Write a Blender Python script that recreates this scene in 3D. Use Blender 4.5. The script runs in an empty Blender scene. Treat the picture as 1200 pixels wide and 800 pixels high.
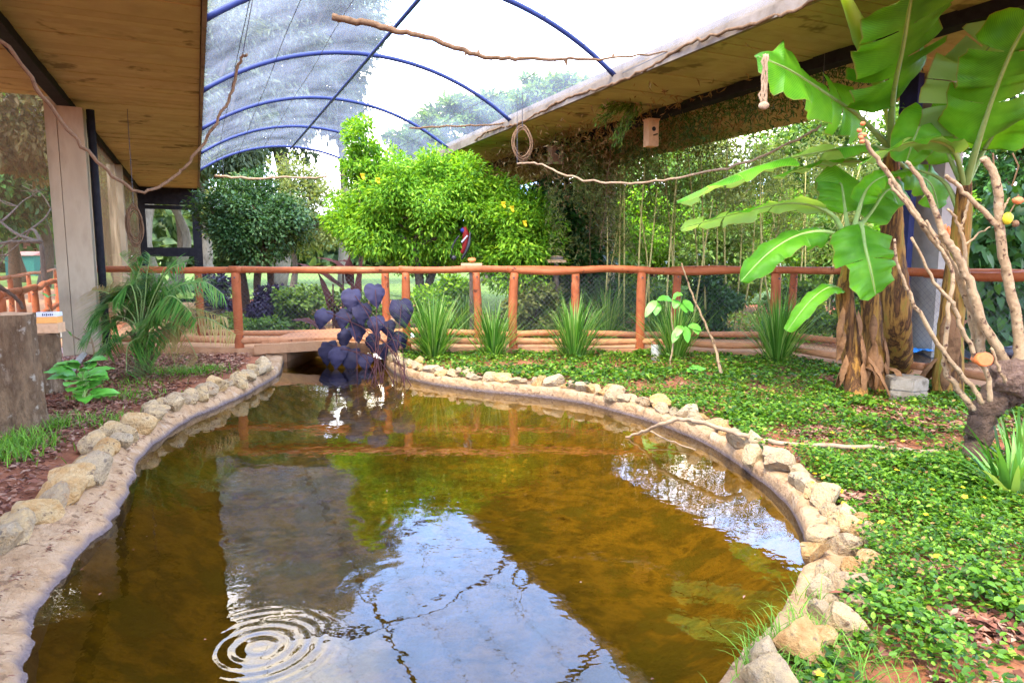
import bpy, math, random
import numpy as np
from mathutils import Vector

R = math.radians
scene = bpy.context.scene
COL = scene.collection

# ------------------------------------------------------------------ camera
CAM_Z = 1.45
PITCH = math.atan(97/800)
cam_d = bpy.data.cameras.new('camera'); cam_d.lens = 24.0; cam_d.sensor_width = 36.0
cam_d.clip_start = 0.05; cam_d.clip_end = 2000
cam = bpy.data.objects.new('camera', cam_d); COL.objects.link(cam)
cam.location = (0, 0, CAM_Z); cam.rotation_euler = (math.pi/2 - PITCH, 0, 0)
scene.camera = cam

# ------------------------------------------------------------------ sky and sun
SUN_EL, SUN_AZ = R(58), R(200)      # azimuth: direction the light comes from, clockwise from +Y
world = bpy.data.worlds.new('World'); scene.world = world; world.use_nodes = True
wn = world.node_tree; wn.nodes.clear()
w_out = wn.nodes.new('ShaderNodeOutputWorld'); w_bg = wn.nodes.new('ShaderNodeBackground')
w_sky = wn.nodes.new('ShaderNodeTexSky'); w_sky.sky_type = 'NISHITA'; w_sky.sun_disc = False
w_sky.sun_elevation = SUN_EL; w_sky.sun_rotation = SUN_AZ
w_sky.air_density = 1.0; w_sky.dust_density = 1.0; w_sky.ozone_density = 1.5
w_tc = wn.nodes.new('ShaderNodeTexCoord')
w_map = wn.nodes.new('ShaderNodeMapping'); w_map.inputs['Scale'].default_value = (1, 1, 2.2); w_map.inputs['Location'].default_value = (18.4, 8.5, 0.2)
w_noise = wn.nodes.new('ShaderNodeTexNoise'); w_noise.inputs['Scale'].default_value = 2.3
w_noise.inputs['Detail'].default_value = 7; w_noise.inputs['Roughness'].default_value = 0.55
w_ramp = wn.nodes.new('ShaderNodeValToRGB')
w_ramp.color_ramp.elements[0].position = 0.47; w_ramp.color_ramp.elements[0].color = (0.04, 0.04, 0.04, 1)
w_ramp.color_ramp.elements[1].position = 0.64; w_ramp.color_ramp.elements[1].color = (0.95, 0.95, 0.95, 1)
w_mix = wn.nodes.new('ShaderNodeMixRGB'); w_mix.inputs['Color2'].default_value = (25.0, 22.0, 17.5, 1)
wn.links.new(w_tc.outputs['Generated'], w_map.inputs['Vector'])
wn.links.new(w_map.outputs['Vector'], w_noise.inputs['Vector'])
wn.links.new(w_noise.outputs['Fac'], w_ramp.inputs['Fac'])
wn.links.new(w_ramp.outputs['Color'], w_mix.inputs['Fac'])
w_veil = wn.nodes.new('ShaderNodeMixRGB'); w_veil.inputs['Fac'].default_value = 0.8; w_veil.inputs['Color2'].default_value = (7.0, 12.2, 24.5, 1)   # bright thin blue haze
wn.links.new(w_sky.outputs['Color'], w_veil.inputs['Color1']); wn.links.new(w_veil.outputs['Color'], w_mix.inputs['Color1'])
wn.links.new(w_mix.outputs['Color'], w_bg.inputs['Color'])
w_bg.inputs['Strength'].default_value = 0.15
wn.links.new(w_bg.outputs['Background'], w_out.inputs['Surface'])

sun_d = bpy.data.lights.new('sun', 'SUN'); sun_d.energy = 3.4; sun_d.angle = R(10); sun_d.color = (1.0, 0.88, 0.68)
sun = bpy.data.objects.new('sun', sun_d); COL.objects.link(sun)
_sd = Vector((math.sin(SUN_AZ)*math.cos(SUN_EL), math.cos(SUN_AZ)*math.cos(SUN_EL), math.sin(SUN_EL)))
sun.rotation_euler = _sd.to_track_quat('Z', 'Y').to_euler(); sun.location = _sd*50

scene.view_settings.view_transform = 'Standard'; scene.view_settings.look = 'None'
scene.view_settings.gamma = 1; scene.view_settings.use_curve_mapping = False
scene.view_settings.exposure = 1.74
scene.render.engine = 'CYCLES'
scene.cycles.max_bounces = 8; scene.cycles.transparent_max_bounces = 24
scene.cycles.diffuse_bounces = 4; scene.cycles.glossy_bounces = 3; scene.cycles.transmission_bounces = 4
scene.cycles.caustics_reflective = False; scene.cycles.caustics_refractive = False
scene.cycles.sample_clamp_indirect = 6.0

# ------------------------------------------------------------------ frames of reference
def ray(px, py):
    x = (px-600)/800.0; y = (400-py)/800.0
    return np.array([x, math.cos(PITCH)+y*math.sin(PITCH), -math.sin(PITCH)+y*math.cos(PITCH)])
def G(px, py, z=0.0):                       # point at height z seen at a pixel of the 1200x800 photograph
    d = ray(px, py); s = (z-CAM_Z)/d[2]; return np.array([d[0]*s, d[1]*s, z])
def P(px, py, Y):                           # point at distance Y
    d = ray(px, py); s = Y/d[1]; return np.array([d[0]*s, Y, CAM_Z+d[2]*s])
AX = math.atan(370*math.cos(PITCH)/800)     # the aviary runs this much to the left of the view
def B(t, w, z):                             # aviary frame: t along, w across, z up
    return np.array([-math.sin(AX)*t+math.cos(AX)*w, math.cos(AX)*t+math.sin(AX)*w, z])

# ------------------------------------------------------------------ mesh helpers
def tag(o, label=None, cat=None, group=None, kind=None):
    if label: o['label'] = label
    if cat: o['category'] = cat
    if group: o['group'] = group
    if kind: o['kind'] = kind
    return o
def empty(name, loc, label=None, cat=None, group=None, kind=None):
    o = bpy.data.objects.new(name, None); COL.objects.link(o); o.location = tuple(loc); o.empty_display_size = 0.1
    return tag(o, label, cat, group, kind)
def link(name, me, parent=None, loc=None):
    """World-space mesh; under a parent that sits at a location the inverse offset is applied."""
    o = bpy.data.objects.new(name, me); COL.objects.link(o)
    if loc is not None: o.location = tuple(loc)
    if parent is not None:
        o.parent = parent
        off = Vector((0, 0, 0)); p = parent
        while p is not None: off += p.location; p = p.parent
        o.location = o.location-off
    return o
def mesh(name, verts, faces, mat, smooth=False):
    me = bpy.data.meshes.new(name)
    me.from_pydata([tuple(map(float, v)) for v in verts], [], [tuple(map(int, f)) for f in faces])
    if smooth: me.polygons.foreach_set('use_smooth', [True]*len(me.polygons))
    if mat: me.materials.append(mat)
    me.update(); return me
def nmesh(name, V, F, mat, smooth=False):
    """Fast path: V (n,3) array, F (m,k) array of equal-sided faces."""
    V = np.asarray(V, np.float32); F = np.asarray(F, np.int32); k = F.shape[1]
    me = bpy.data.meshes.new(name)
    me.vertices.add(len(V)); me.vertices.foreach_set('co', V.ravel())
    me.loops.add(F.size); me.loops.foreach_set('vertex_index', F.ravel())
    me.polygons.add(len(F)); me.polygons.foreach_set('loop_start', np.arange(0, F.size, k, dtype=np.int32))
    try: me.polygons.foreach_set('loop_total', np.full(len(F), k, np.int32))
    except Exception: pass
    if smooth: me.polygons.foreach_set('use_smooth', np.ones(len(F), bool))
    if mat: me.materials.append(mat)
    me.update(calc_edges=True); return me
def obj(name, vf, mat, parent=None, smooth=False, **k):
    o = link(name, mesh(name, vf[0], vf[1], mat, smooth), parent)
    return tag(o, **k)
def join(*parts):
    V, F = [], []
    for v, f in parts:
        n = len(V); V += [tuple(x) for x in v]; F += [tuple(i+n for i in q) for q in f]
    return V, F
def box(c, s, rz=0.0, ax=None):
    """Box with centre c, full size s; ax = three axis vectors, or turned by rz."""
    c = np.asarray(c, float)
    if ax is None:
        ax = (np.array([math.cos(rz), math.sin(rz), 0]), np.array([-math.sin(rz), math.cos(rz), 0]), np.array([0, 0, 1.0]))
    V = [c+ax[0]*s[0]/2*i+ax[1]*s[1]/2*j+ax[2]*s[2]/2*k for i in (-1, 1) for j in (-1, 1) for k in (-1, 1)]
    F = [(0, 1, 3, 2), (4, 6, 7, 5), (0, 4, 5, 1), (2, 3, 7, 6), (0, 2, 6, 4), (1, 5, 7, 3)]
    return V, F
BAX = (B(1, 0, 0), B(0, 1, 0), np.array([0, 0, 1.0]))     # aviary axes
def bbox(t0, t1, w0, w1, z0, z1):
    c = B((t0+t1)/2, (w0+w1)/2, (z0+z1)/2); return box(c, (abs(t1-t0), abs(w1-w0), abs(z1-z0)), ax=BAX)
def nrm(v): v = np.asarray(v, float); return v/(np.linalg.norm(v, axis=-1, keepdims=True)+1e-9)
def spline(pts, n=8, closed=False):
    p = np.asarray(pts, float); m = len(p); out = []
    for i in range(m if closed else m-1):
        if closed: a, b, c, d = p[i-1], p[i], p[(i+1) % m], p[(i+2) % m]
        else: a, b, c, d = p[max(i-1, 0)], p[i], p[i+1], p[min(i+2, m-1)]
        for k in range(n):
            t = k/n
            out.append(0.5*((2*b)+(c-a)*t+(2*a-5*b+4*c-d)*t*t+(3*b-a-3*c+d)*t**3))
    if not closed: out.append(p[-1])
    return np.array(out)
def tube(pts, rad, seg=8, cap=True, rough=0.0, seed=0):
    p = np.asarray(pts, float); n = len(p); rs = np.random.RandomState(seed)
    r = np.interp(np.linspace(0, 1, n), np.linspace(0, 1, len(rad)), rad) if hasattr(rad, '__len__') else np.full(n, rad)
    tg = nrm(np.gradient(p, axis=0)); u = np.cross(tg[0], [0.31, 0.2, 0.93]); u = nrm(u)
    V, F = [], []
    for i in range(n):
        u = nrm(u-tg[i]*np.dot(u, tg[i])); v = np.cross(tg[i], u)
        for k in range(seg):
            a = 2*math.pi*k/seg; q = r[i]*(1+rough*(rs.rand()-0.5)*2)
            V.append(p[i]+(u*math.cos(a)+v*math.sin(a))*q)
    for i in range(n-1):
        for k in range(seg):
            k2 = (k+1) % seg; F.append((i*seg+k, i*seg+k2, (i+1)*seg+k2, (i+1)*seg+k))
    if cap: F += [tuple(range(seg-1, -1, -1)), tuple(range((n-1)*seg, n*seg))]
    return V, F
def wobble(pts, amp, seed, n=10):
    rs = np.random.RandomState(seed); q = spline(pts, n); q[1:-1] += rs.normal(0, amp, (len(q)-2, 3)); return q

# leaf templates: (along, across, lift) and faces
T_DIA = (np.array([[0, 0, 0], [.42, -.5, .10], [1, 0, -.06], [.42, .5, .10]]), [(0, 1, 2), (0, 2, 3)])
T_OVAL = (np.array([[0, 0, 0], [.28, -.46, .07], [.70, -.38, .04], [1, 0, -.10], [.70, .38, .04], [.28, .46, .07]]), [(0, 1, 2, 3), (0, 3, 4, 5)])
T_HEART = (np.array([[0, 0, 0], [-.18, -.30, .03], [.14, -.52, .05], [.62, -.30, 0], [1, 0, -.16], [.62, .30, 0], [.14, .52, .05], [-.18, .30, .03], [.45, 0, -.03]]),
           [(0, 1, 2, 8), (8, 2, 3, 4), (8, 4, 5, 6), (0, 8, 6, 7)])
T_BLADE = (np.array([[0, -.5, 0], [0, .5, 0], [.4, -.42, .0], [.4, .42, .0], [.75, -.28, -.10], [.75, .28, -.10], [1, 0, -.26]]),
           None)
def leaves(name, pos, dirn, up, L, W, mat, tpl=T_OVAL):
    """Many leaves as one mesh."""
    pos = np.asarray(pos, float); N = len(pos)
    d = nrm(dirn); up = np.asarray(up, float); s = nrm(np.cross(d, up)); n = nrm(np.cross(s, d))
    T, F = tpl; L = np.broadcast_to(np.asarray(L, float), (N,)); W = np.broadcast_to(np.asarray(W, float), (N,))
    V = pos[:, None, :]+d[:, None, :]*(T[None, :, 0:1]*L[:, None, None])+s[:, None, :]*(T[None, :, 1:2]*W[:, None, None])+n[:, None, :]*(T[None, :, 2:3]*L[:, None, None])
    k = len(T); Fa = np.asarray(F); FF = (Fa[None]+(np.arange(N)*k)[:, None, None]).reshape(-1, Fa.shape[1])
    return nmesh(name, V.reshape(-1, 3), FF, mat)
def blades(name, base, dirn, L, W, mat, bend=0.5, segs=5, seed=0):
    """Arching grass-like strips as one mesh. bend = how far the tip bows over, per length."""
    rs = np.random.RandomState(seed)
    base = np.asarray(base, float); N = len(base); d = nrm(dirn)
    L = np.broadcast_to(np.asarray(L, float), (N,)); W = np.broadcast_to(np.asarray(W, float), (N,))
    h = d.copy(); h[:, 2] = 0; ln = np.linalg.norm(h, axis=1, keepdims=True)
    a = rs.rand(N)*2*math.pi; rnd = np.stack([np.cos(a), np.sin(a), 0*a], 1); h = np.where(ln > .05, h/(ln+1e-9), rnd)
    s = np.stack([-h[:, 1], h[:, 0], 0*h[:, 0]], 1)
    bd = bend*(0.5+rs.rand(N)); t = np.linspace(0, 1, segs+1)
    ctr = base[:, None, :]+d[:, None, :]*(t[None, :, None]*L[:, None, None])+(h*(L*bd*.45)[:, None])[:, None, :]*(t**2.2)[None, :, None]
    ctr[:, :, 2] -= (L*bd*.5)[:, None]*(t**3)[None, :]
    wt = np.clip(1.0-t**2.5, 0.04, 1)*(0.7+0.3*np.minimum(1, t*4))
    off = s[:, None, :]*(wt[None, :, None]*W[:, None, None]*.5)
    V = np.stack([ctr-off, ctr+off], 2).reshape(N, -1, 3); k = V.shape[1]
    f = np.array([(2*i, 2*i+1, 2*i+3, 2*i+2) for i in range(segs)])
    FF = (f[None]+(np.arange(N)*k)[:, None, None]).reshape(-1, 4)
    return nmesh(name, V.reshape(-1, 3), FF, mat, smooth=True)

# ------------------------------------------------------------------ materials
def mat_new(name):
    m = bpy.data.materials.new(name); m.use_nodes = True; nt = m.node_tree; nt.nodes.clear()
    out = nt.nodes.new('ShaderNodeOutputMaterial'); return m, nt, out
def nd(nt, t, **k):
    n = nt.nodes.new(t)
    for a, b in k.items():
        if a in n.inputs: n.inputs[a].default_value = b
        else: setattr(n, a, b)
    return n
def ramp(nt, cols):
    r = nt.nodes.new('ShaderNodeValToRGB'); e = r.color_ramp.elements
    while len(e) < len(cols): e.new(0.5)
    for i, c in enumerate(cols):
        if len(c) == 4: e[i].position = c[0]; e[i].color = (c[1], c[2], c[3], 1)
        else: e[i].position = i/(len(cols)-1); e[i].color = (c[0], c[1], c[2], 1)
    return r
def surf(name, cols, scale=4.0, rough=0.8, bump=0.3, bscale=None, stretch=(1, 1, 1), detail=6, dist=0.02, obj_rand=0.0, spec=0.12, distort=0.0, spots=None, wet=None):
    """Noise-coloured rough surface; colours run along a ramp. obj_rand mixes in per-object variation."""
    m, nt, out = mat_new(name)
    tc = nd(nt, 'ShaderNodeTexCoord'); mp = nd(nt, 'ShaderNodeMapping'); mp.inputs['Scale'].default_value = stretch
    nt.links.new(tc.outputs['Object'], mp.inputs['Vector'])
    nz = nd(nt, 'ShaderNodeTexNoise', Scale=scale, Detail=detail, Roughness=0.62, Distortion=distort)
    nt.links.new(mp.outputs['Vector'], nz.inputs['Vector'])
    fac = nz.outputs['Fac']
    st = nd(nt, 'ShaderNodeMapRange'); st.inputs['From Min'].default_value = 0.28; st.inputs['From Max'].default_value = 0.72
    nt.links.new(fac, st.inputs['Value']); fac = st.outputs['Result']
    if obj_rand:
        oi = nd(nt, 'ShaderNodeObjectInfo'); mx = nd(nt, 'ShaderNodeMix'); mx.data_type = 'FLOAT'; mx.inputs[0].default_value = obj_rand
        nt.links.new(fac, mx.inputs[2]); nt.links.new(oi.outputs['Random'], mx.inputs[3]); fac = mx.outputs[0]
    rp = ramp(nt, cols); nt.links.new(fac, rp.inputs['Fac']); colr = rp.outputs['Color']
    if spots:
        (sc, th, scol) = spots
        n3 = nd(nt, 'ShaderNodeTexNoise', Scale=sc, Detail=4, Roughness=0.6); nt.links.new(tc.outputs['Object'], n3.inputs['Vector'])
        r3 = ramp(nt, [(th-.03, 0, 0, 0), (th+.03, 1, 1, 1)]); nt.links.new(n3.outputs['Fac'], r3.inputs['Fac'])
        mm = nd(nt, 'ShaderNodeMixRGB'); nt.links.new(r3.outputs['Color'], mm.inputs['Fac']); nt.links.new(colr, mm.inputs['Color1'])
        mm.inputs['Color2'].default_value = (*scol, 1); colr = mm.outputs['Color']
    bs = nd(nt, 'ShaderNodeBsdfPrincipled', Roughness=rough); bs.inputs['Specular IOR Level'].default_value = spec
    if wet:                                  # water-soaked tide mark between two heights
        sx = nd(nt, 'ShaderNodeSeparateXYZ'); nt.links.new(tc.outputs['Object'], sx.inputs['Vector'])
        wv = nd(nt, 'ShaderNodeMath', operation='MULTIPLY_ADD'); nt.links.new(nz.outputs['Fac'], wv.inputs[0]); wv.inputs[1].default_value = .05; nt.links.new(sx.outputs['Z'], wv.inputs[2])
        wr = nd(nt, 'ShaderNodeMapRange'); wr.inputs['From Min'].default_value = wet[0]+.025; wr.inputs['From Max'].default_value = wet[1]+.025; wr.inputs['To Min'].default_value = 1; wr.inputs['To Max'].default_value = 0
        nt.links.new(wv.outputs[0], wr.inputs['Value']); wm = nd(nt, 'ShaderNodeMixRGB'); nt.links.new(wr.outputs['Result'], wm.inputs['Fac']); nt.links.new(colr, wm.inputs['Color1']); wm.inputs['Color2'].default_value = (.16, .12, .11, 1); colr = wm.outputs['Color']
    nt.links.new(colr, bs.inputs['Base Color'])
    if bump:
        n2 = nd(nt, 'ShaderNodeTexNoise', Scale=bscale or scale*4, Detail=6, Roughness=0.65); nt.links.new(mp.outputs['Vector'], n2.inputs['Vector'])
        bp = nd(nt, 'ShaderNodeBump', Strength=bump, Distance=dist); nt.links.new(n2.outputs['Fac'], bp.inputs['Height'])
        nt.links.new(bp.outputs['Normal'], bs.inputs['Normal'])
    nt.links.new(bs.outputs['BSDF'], out.inputs['Surface']); return m
def leafmat(name, cols, trans=0.4, rough=0.5, spec=0.2, tcol=None):
    """Leaves: colour differs from leaf to leaf; some light passes through."""
    m, nt, out = mat_new(name)
    ge = nd(nt, 'ShaderNodeNewGeometry'); rp = ramp(nt, cols); nt.links.new(ge.outputs['Random Per Island'], rp.inputs['Fac'])
    bs = nd(nt, 'ShaderNodeBsdfPrincipled', Roughness=rough); bs.inputs['Specular IOR Level'].default_value = spec
    nt.links.new(rp.outputs['Color'], bs.inputs['Base Color'])
    tr = nd(nt, 'ShaderNodeBsdfTranslucent')
    hs = nd(nt, 'ShaderNodeMixRGB', blend_type='MULTIPLY'); hs.inputs['Fac'].default_value = 1; hs.inputs['Color2'].default_value = (*(tcol or (1.5, 1.35, 0.5)), 1)
    nt.links.new(rp.outputs['Color'], hs.inputs['Color1']); nt.links.new(hs.outputs['Color'], tr.inputs['Color'])
    mx = nd(nt, 'ShaderNodeMixShader'); mx.inputs['Fac'].default_value = trans
    nt.links.new(bs.outputs['BSDF'], mx.inputs[1]); nt.links.new(tr.outputs['BSDF'], mx.inputs[2])
    nt.links.new(mx.outputs['Shader'], out.inputs['Surface']); return m

M = {}
M['soil'] = surf('soil', [(.16, .055, .028), (.30, .115, .055), (.22, .08, .04), (.36, .17, .085)], scale=1.7, bump=.7, bscale=22, rough=.95, dist=.03)
M['bed'] = surf('pond_sediment', [(.05, .034, .006), (.19, .125, .018), (.085, .062, .010), (.25, .16, .028)], scale=4.2, bump=.8, bscale=16, rough=1.0, detail=14, dist=.03, spots=(2.1, .58, (.10, .082, .014)))
M['rim'] = surf('rim_concrete', [(.27, .15, .07), (.42, .28, .16), (.33, .20, .10), (.46, .35, .24)], scale=3.4, bump=1.0, bscale=20, rough=.95, detail=14, dist=.03, spots=(13, .60, (.22, .13, .07)), wet=(-.088, -.055))
M['stone'] = surf('rim_stone', [(.36, .17, .055), (.50, .29, .11), (.56, .39, .19), (.38, .28, .17), (.52, .25, .08)], scale=2.0, bump=1.0, bscale=5, rough=.9, obj_rand=.55, dist=.05, spots=(2.4, .64, (.22, .14, .08)))
M['pale_stone'] = surf('pale_rim_stone', [(.36, .24, .12), (.52, .38, .21), (.42, .32, .20), (.54, .36, .16)], scale=2.0, bump=1.0, bscale=5, rough=.9, obj_rand=.5, dist=.05, spots=(2.4, .63, (.22, .17, .12)))
M['path'] = surf('path_earth', [(.30, .135, .058), (.44, .24, .12), (.37, .185, .085)], scale=3, bump=.3, bscale=30, rough=.95)
M['gravel'] = surf('gravel', [(.22, .13, .11), (.42, .28, .24), (.34, .20, .17)], scale=30, bump=.8, bscale=60, rough=.95)
M['lawn'] = surf('lawn', [(.045, .085, .014), (.10, .15, .028), (.07, .12, .02)], scale=.6, bump=.6, bscale=30, rough=1)
M['slab'] = surf('board_marked_concrete', [(.25, .205, .088), (.41, .345, .155), (.34, .28, .125), (.46, .39, .20)], scale=2.2, bump=.5, bscale=9, rough=.9, stretch=(1, 1, 1), obj_rand=.5, dist=.01, spots=(1.6, .63, (.17, .135, .06)))
M['fascia'] = surf('slab_edge', [(.10, .08, .06), (.20, .16, .12), (.26, .22, .18)], scale=3, bump=.3, rough=.9)
M['pillar'] = surf('pillar_concrete', [(.27, .215, .135), (.39, .325, .215), (.33, .27, .175)], scale=3, bump=.2, rough=.85, stretch=(1, 1, .35))
M['grey_conc'] = surf('grey_concrete', [(.19, .17, .135), (.28, .255, .205), (.23, .21, .17)], scale=4, bump=.25, rough=.85)
M['hex'] = surf('paver_concrete', [(.12, .10, .07), (.26, .22, .165), (.19, .155, .11), (.26, .19, .10)], scale=6, bump=.4, bscale=30, rough=.9, spots=(7, .6, (.12, .10, .08)))
M['black'] = surf('black_metal', [(.012, .012, .014), (.025, .025, .028)], scale=8, bump=0, rough=.8, spec=.05)
M['navy'] = surf('navy_steel', [(.012, .016, .055), (.022, .030, .09)], scale=8, bump=0, rough=.6, spec=.12)
M['pipe'] = surf('blue_steel_pipe', [(.018, .028, .10), (.03, .045, .15)], scale=6, bump=0, rough=.5, spec=.2)
M['wire'] = surf('wire', [(.05, .05, .055), (.09, .09, .10)], scale=8, bump=0, rough=.5)
M['log'] = surf('varnished_log', [(.20, .050, .018), (.36, .105, .038), (.28, .075, .025), (.46, .17, .07)], scale=5, bump=.3, bscale=18, rough=.5, stretch=(1, 1, 1), obj_rand=.35, detail=10, spots=(9, .655, (.085, .028, .014)))
M['pale_log'] = surf('weathered_log', [(.30, .115, .045), (.46, .21, .095), (.37, .155, .065)], scale=5, bump=.3, bscale=18, rough=.6, obj_rand=.3, spots=(12, .66, (.20, .08, .04)))
M['bark'] = surf('grey_bark', [(.055, .042, .032), (.14, .11, .085), (.09, .068, .05), (.20, .16, .13)], scale=9, bump=.9, bscale=22, rough=.95, stretch=(1, 1, .4), dist=.04)
M['stump'] = surf('stump_bark', [(.05, .030, .016), (.18, .115, .062), (.105, .065, .035), (.26, .185, .115)], scale=6, bump=1.0, bscale=16, rough=.95, stretch=(1, 1, .45), dist=.05, spots=(7.5, .64, (.30, .25, .18)))
M['cutwood'] = surf('cut_wood', [(.42, .24, .12), (.58, .36, .20), (.5, .3, .16)], scale=8, bump=.3, rough=.85)
M['dark_bark'] = surf('dark_bark', [(.035, .022, .014), (.10, .062, .04), (.065, .04, .026)], scale=10, bump=1.0, bscale=20, rough=.95, dist=.05)
M['burl'] = surf('burl_bark', [(.07, .045, .03), (.22, .14, .10), (.13, .08, .055), (.30, .2, .14)], scale=14, bump=1.2, bscale=20, rough=.95, dist=.06)
M['branch'] = surf('pale_branch', [(.14, .085, .042), (.33, .23, .125), (.24, .16, .085), (.40, .30, .18)], scale=9, bump=.7, bscale=30, rough=.85, spots=(24, .62, (.08, .04, .025)))
M['vine'] = surf('dry_vine', [(.075, .040, .020), (.17, .10, .052), (.12, .066, .033)], scale=18, bump=.5, bscale=50, rough=.85)
M['pale_vine'] = surf('pale_vine', [(.22, .14, .08), (.38, .27, .165)], scale=18, bump=.4, bscale=50, rough=.85)
M['pale_trunk'] = surf('pale_bark', [(.09, .07, .048), (.20, .165, .12), (.14, .112, .08)], scale=5, bump=.4, rough=.9, stretch=(1, 1, .4))
M['culm'] = surf('bamboo_culm', [(.34, .27, .07), (.52, .44, .16), (.42, .36, .10)], scale=5, bump=0, rough=.5, obj_rand=.4)
M['trunk_ban'] = surf('banana_stem', [(.03, .014, .008), (.19, .085, .026), (.05, .024, .012), (.32, .16, .035), (.20, .17, .025), (.07, .032, .014)], scale=4.4, bump=1.0, bscale=9, rough=.75, stretch=(2.4, 2.4, .28), dist=.04, obj_rand=.15)
M['dry_leaf'] = surf('dry_sheath', [(.07, .032, .014), (.21, .105, .045), (.13, .062, .028)], scale=8, bump=.6, rough=.9)
M['palm_base'] = surf('palm_base', [(.05, .04, .02), (.14, .12, .05), (.09, .07, .03)], scale=10, bump=.8, rough=.9, stretch=(2, 2, .3))

M['lf_bright'] = leafmat('bright_leaves', [(.05, .14, .010), (.11, .27, .016), (.20, .42, .025), (.36, .56, .05)], trans=.45)
M['lf_dark'] = leafmat('dark_leaves', [(.015, .045, .012), (.03, .085, .02), (.05, .12, .028), (.09, .17, .05)], trans=.25, rough=.42, spec=.3)
M['lf_ivy'] = leafmat('ivy_leaves', [(.018, .06, .012), (.035, .10, .02), (.06, .16, .03)], trans=.3, rough=.4)
M['lf_mid'] = leafmat('mid_leaves', [(.04, .09, .015), (.08, .16, .025), (.13, .23, .035), (.20, .30, .06)], trans=.4)
M['lf_far'] = leafmat('far_leaves', [(.05, .085, .03), (.085, .13, .045), (.13, .18, .06)], trans=.35)
M['lf_olive'] = leafmat('olive_leaves', [(.06, .09, .025), (.12, .16, .045), (.18, .22, .06), (.24, .26, .09)], trans=.4)
M['lf_dryolive'] = leafmat('brown_olive_leaves', [(.10, .075, .03), (.18, .14, .05), (.14, .15, .045)], trans=.35)
M['lf_grey'] = leafmat('grey_green_leaves', [(.045, .07, .035), (.08, .11, .055), (.12, .15, .08)], trans=.35)
M['lf_purple'] = leafmat('purple_leaves', [(.018, .012, .028), (.04, .025, .05), (.06, .04, .08)], trans=.15, tcol=(1.2, .7, 1.2))
M['lf_dry'] = leafmat('dry_leaves', [(.14, .075, .03), (.28, .18, .075), (.40, .27, .12), (.24, .20, .07)], trans=.25, rough=.8, tcol=(1.2, 1, .6))
M['lf_litter'] = leafmat('litter_leaves', [(.10, .035, .022), (.22, .085, .05), (.34, .17, .10), (.15, .06, .04), (.44, .28, .18)], trans=.05, rough=.85, tcol=(1, 1, 1))
M['lf_cover'] = leafmat('groundcover_leaves', [(0, .012, .045, .005), (.3, .045, .125, .010), (.6, .085, .20, .014), (.86, .14, .28, .020), (.955, .28, .42, .045), (.97, .30, .20, .06), (1, .22, .11, .04)], trans=.35, rough=.4)
M['lf_grass'] = leafmat('grass_blades', [(.06, .17, .014), (.12, .27, .025), (.20, .38, .05)], trans=.35)
M['lf_strap'] = leafmat('strap_leaves', [(.03, .11, .012), (.07, .20, .022), (.13, .29, .04), (.30, .40, .12)], trans=.3, rough=.45, spec=.25)
M['lf_palm'] = leafmat('palm_leaflets', [(.03, .11, .018), (.06, .19, .03), (.11, .27, .04), (.15, .22, .05)], trans=.35)
M['lf_palmdry'] = leafmat('palm_leaflets_dry', [(.24, .20, .05), (.34, .26, .09), (.28, .18, .07)], trans=.3)
M['lf_small'] = leafmat('plant_leaves', [(.05, .20, .018), (.09, .32, .03), (.14, .40, .05)], trans=.4, rough=.4)
M['yellow'] = leafmat('yellow_petals', [(.70, .50, .02), (.80, .62, .03)], trans=.2, tcol=(1, 1, .4))

def taro_mat():
    return surf('taro_leaf', [(.009, .008, .018), (.020, .017, .038), (.036, .032, .068)], scale=5, bump=.25, bscale=9, rough=.6, spec=.12, obj_rand=.35)
M['taro'] = taro_mat()
M['canna'] = surf('canna_leaf', [(.025, .010, .011), (.055, .02, .02), (.04, .015, .018)], scale=3, bump=.2, rough=.7, spec=.08, obj_rand=.3)

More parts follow.
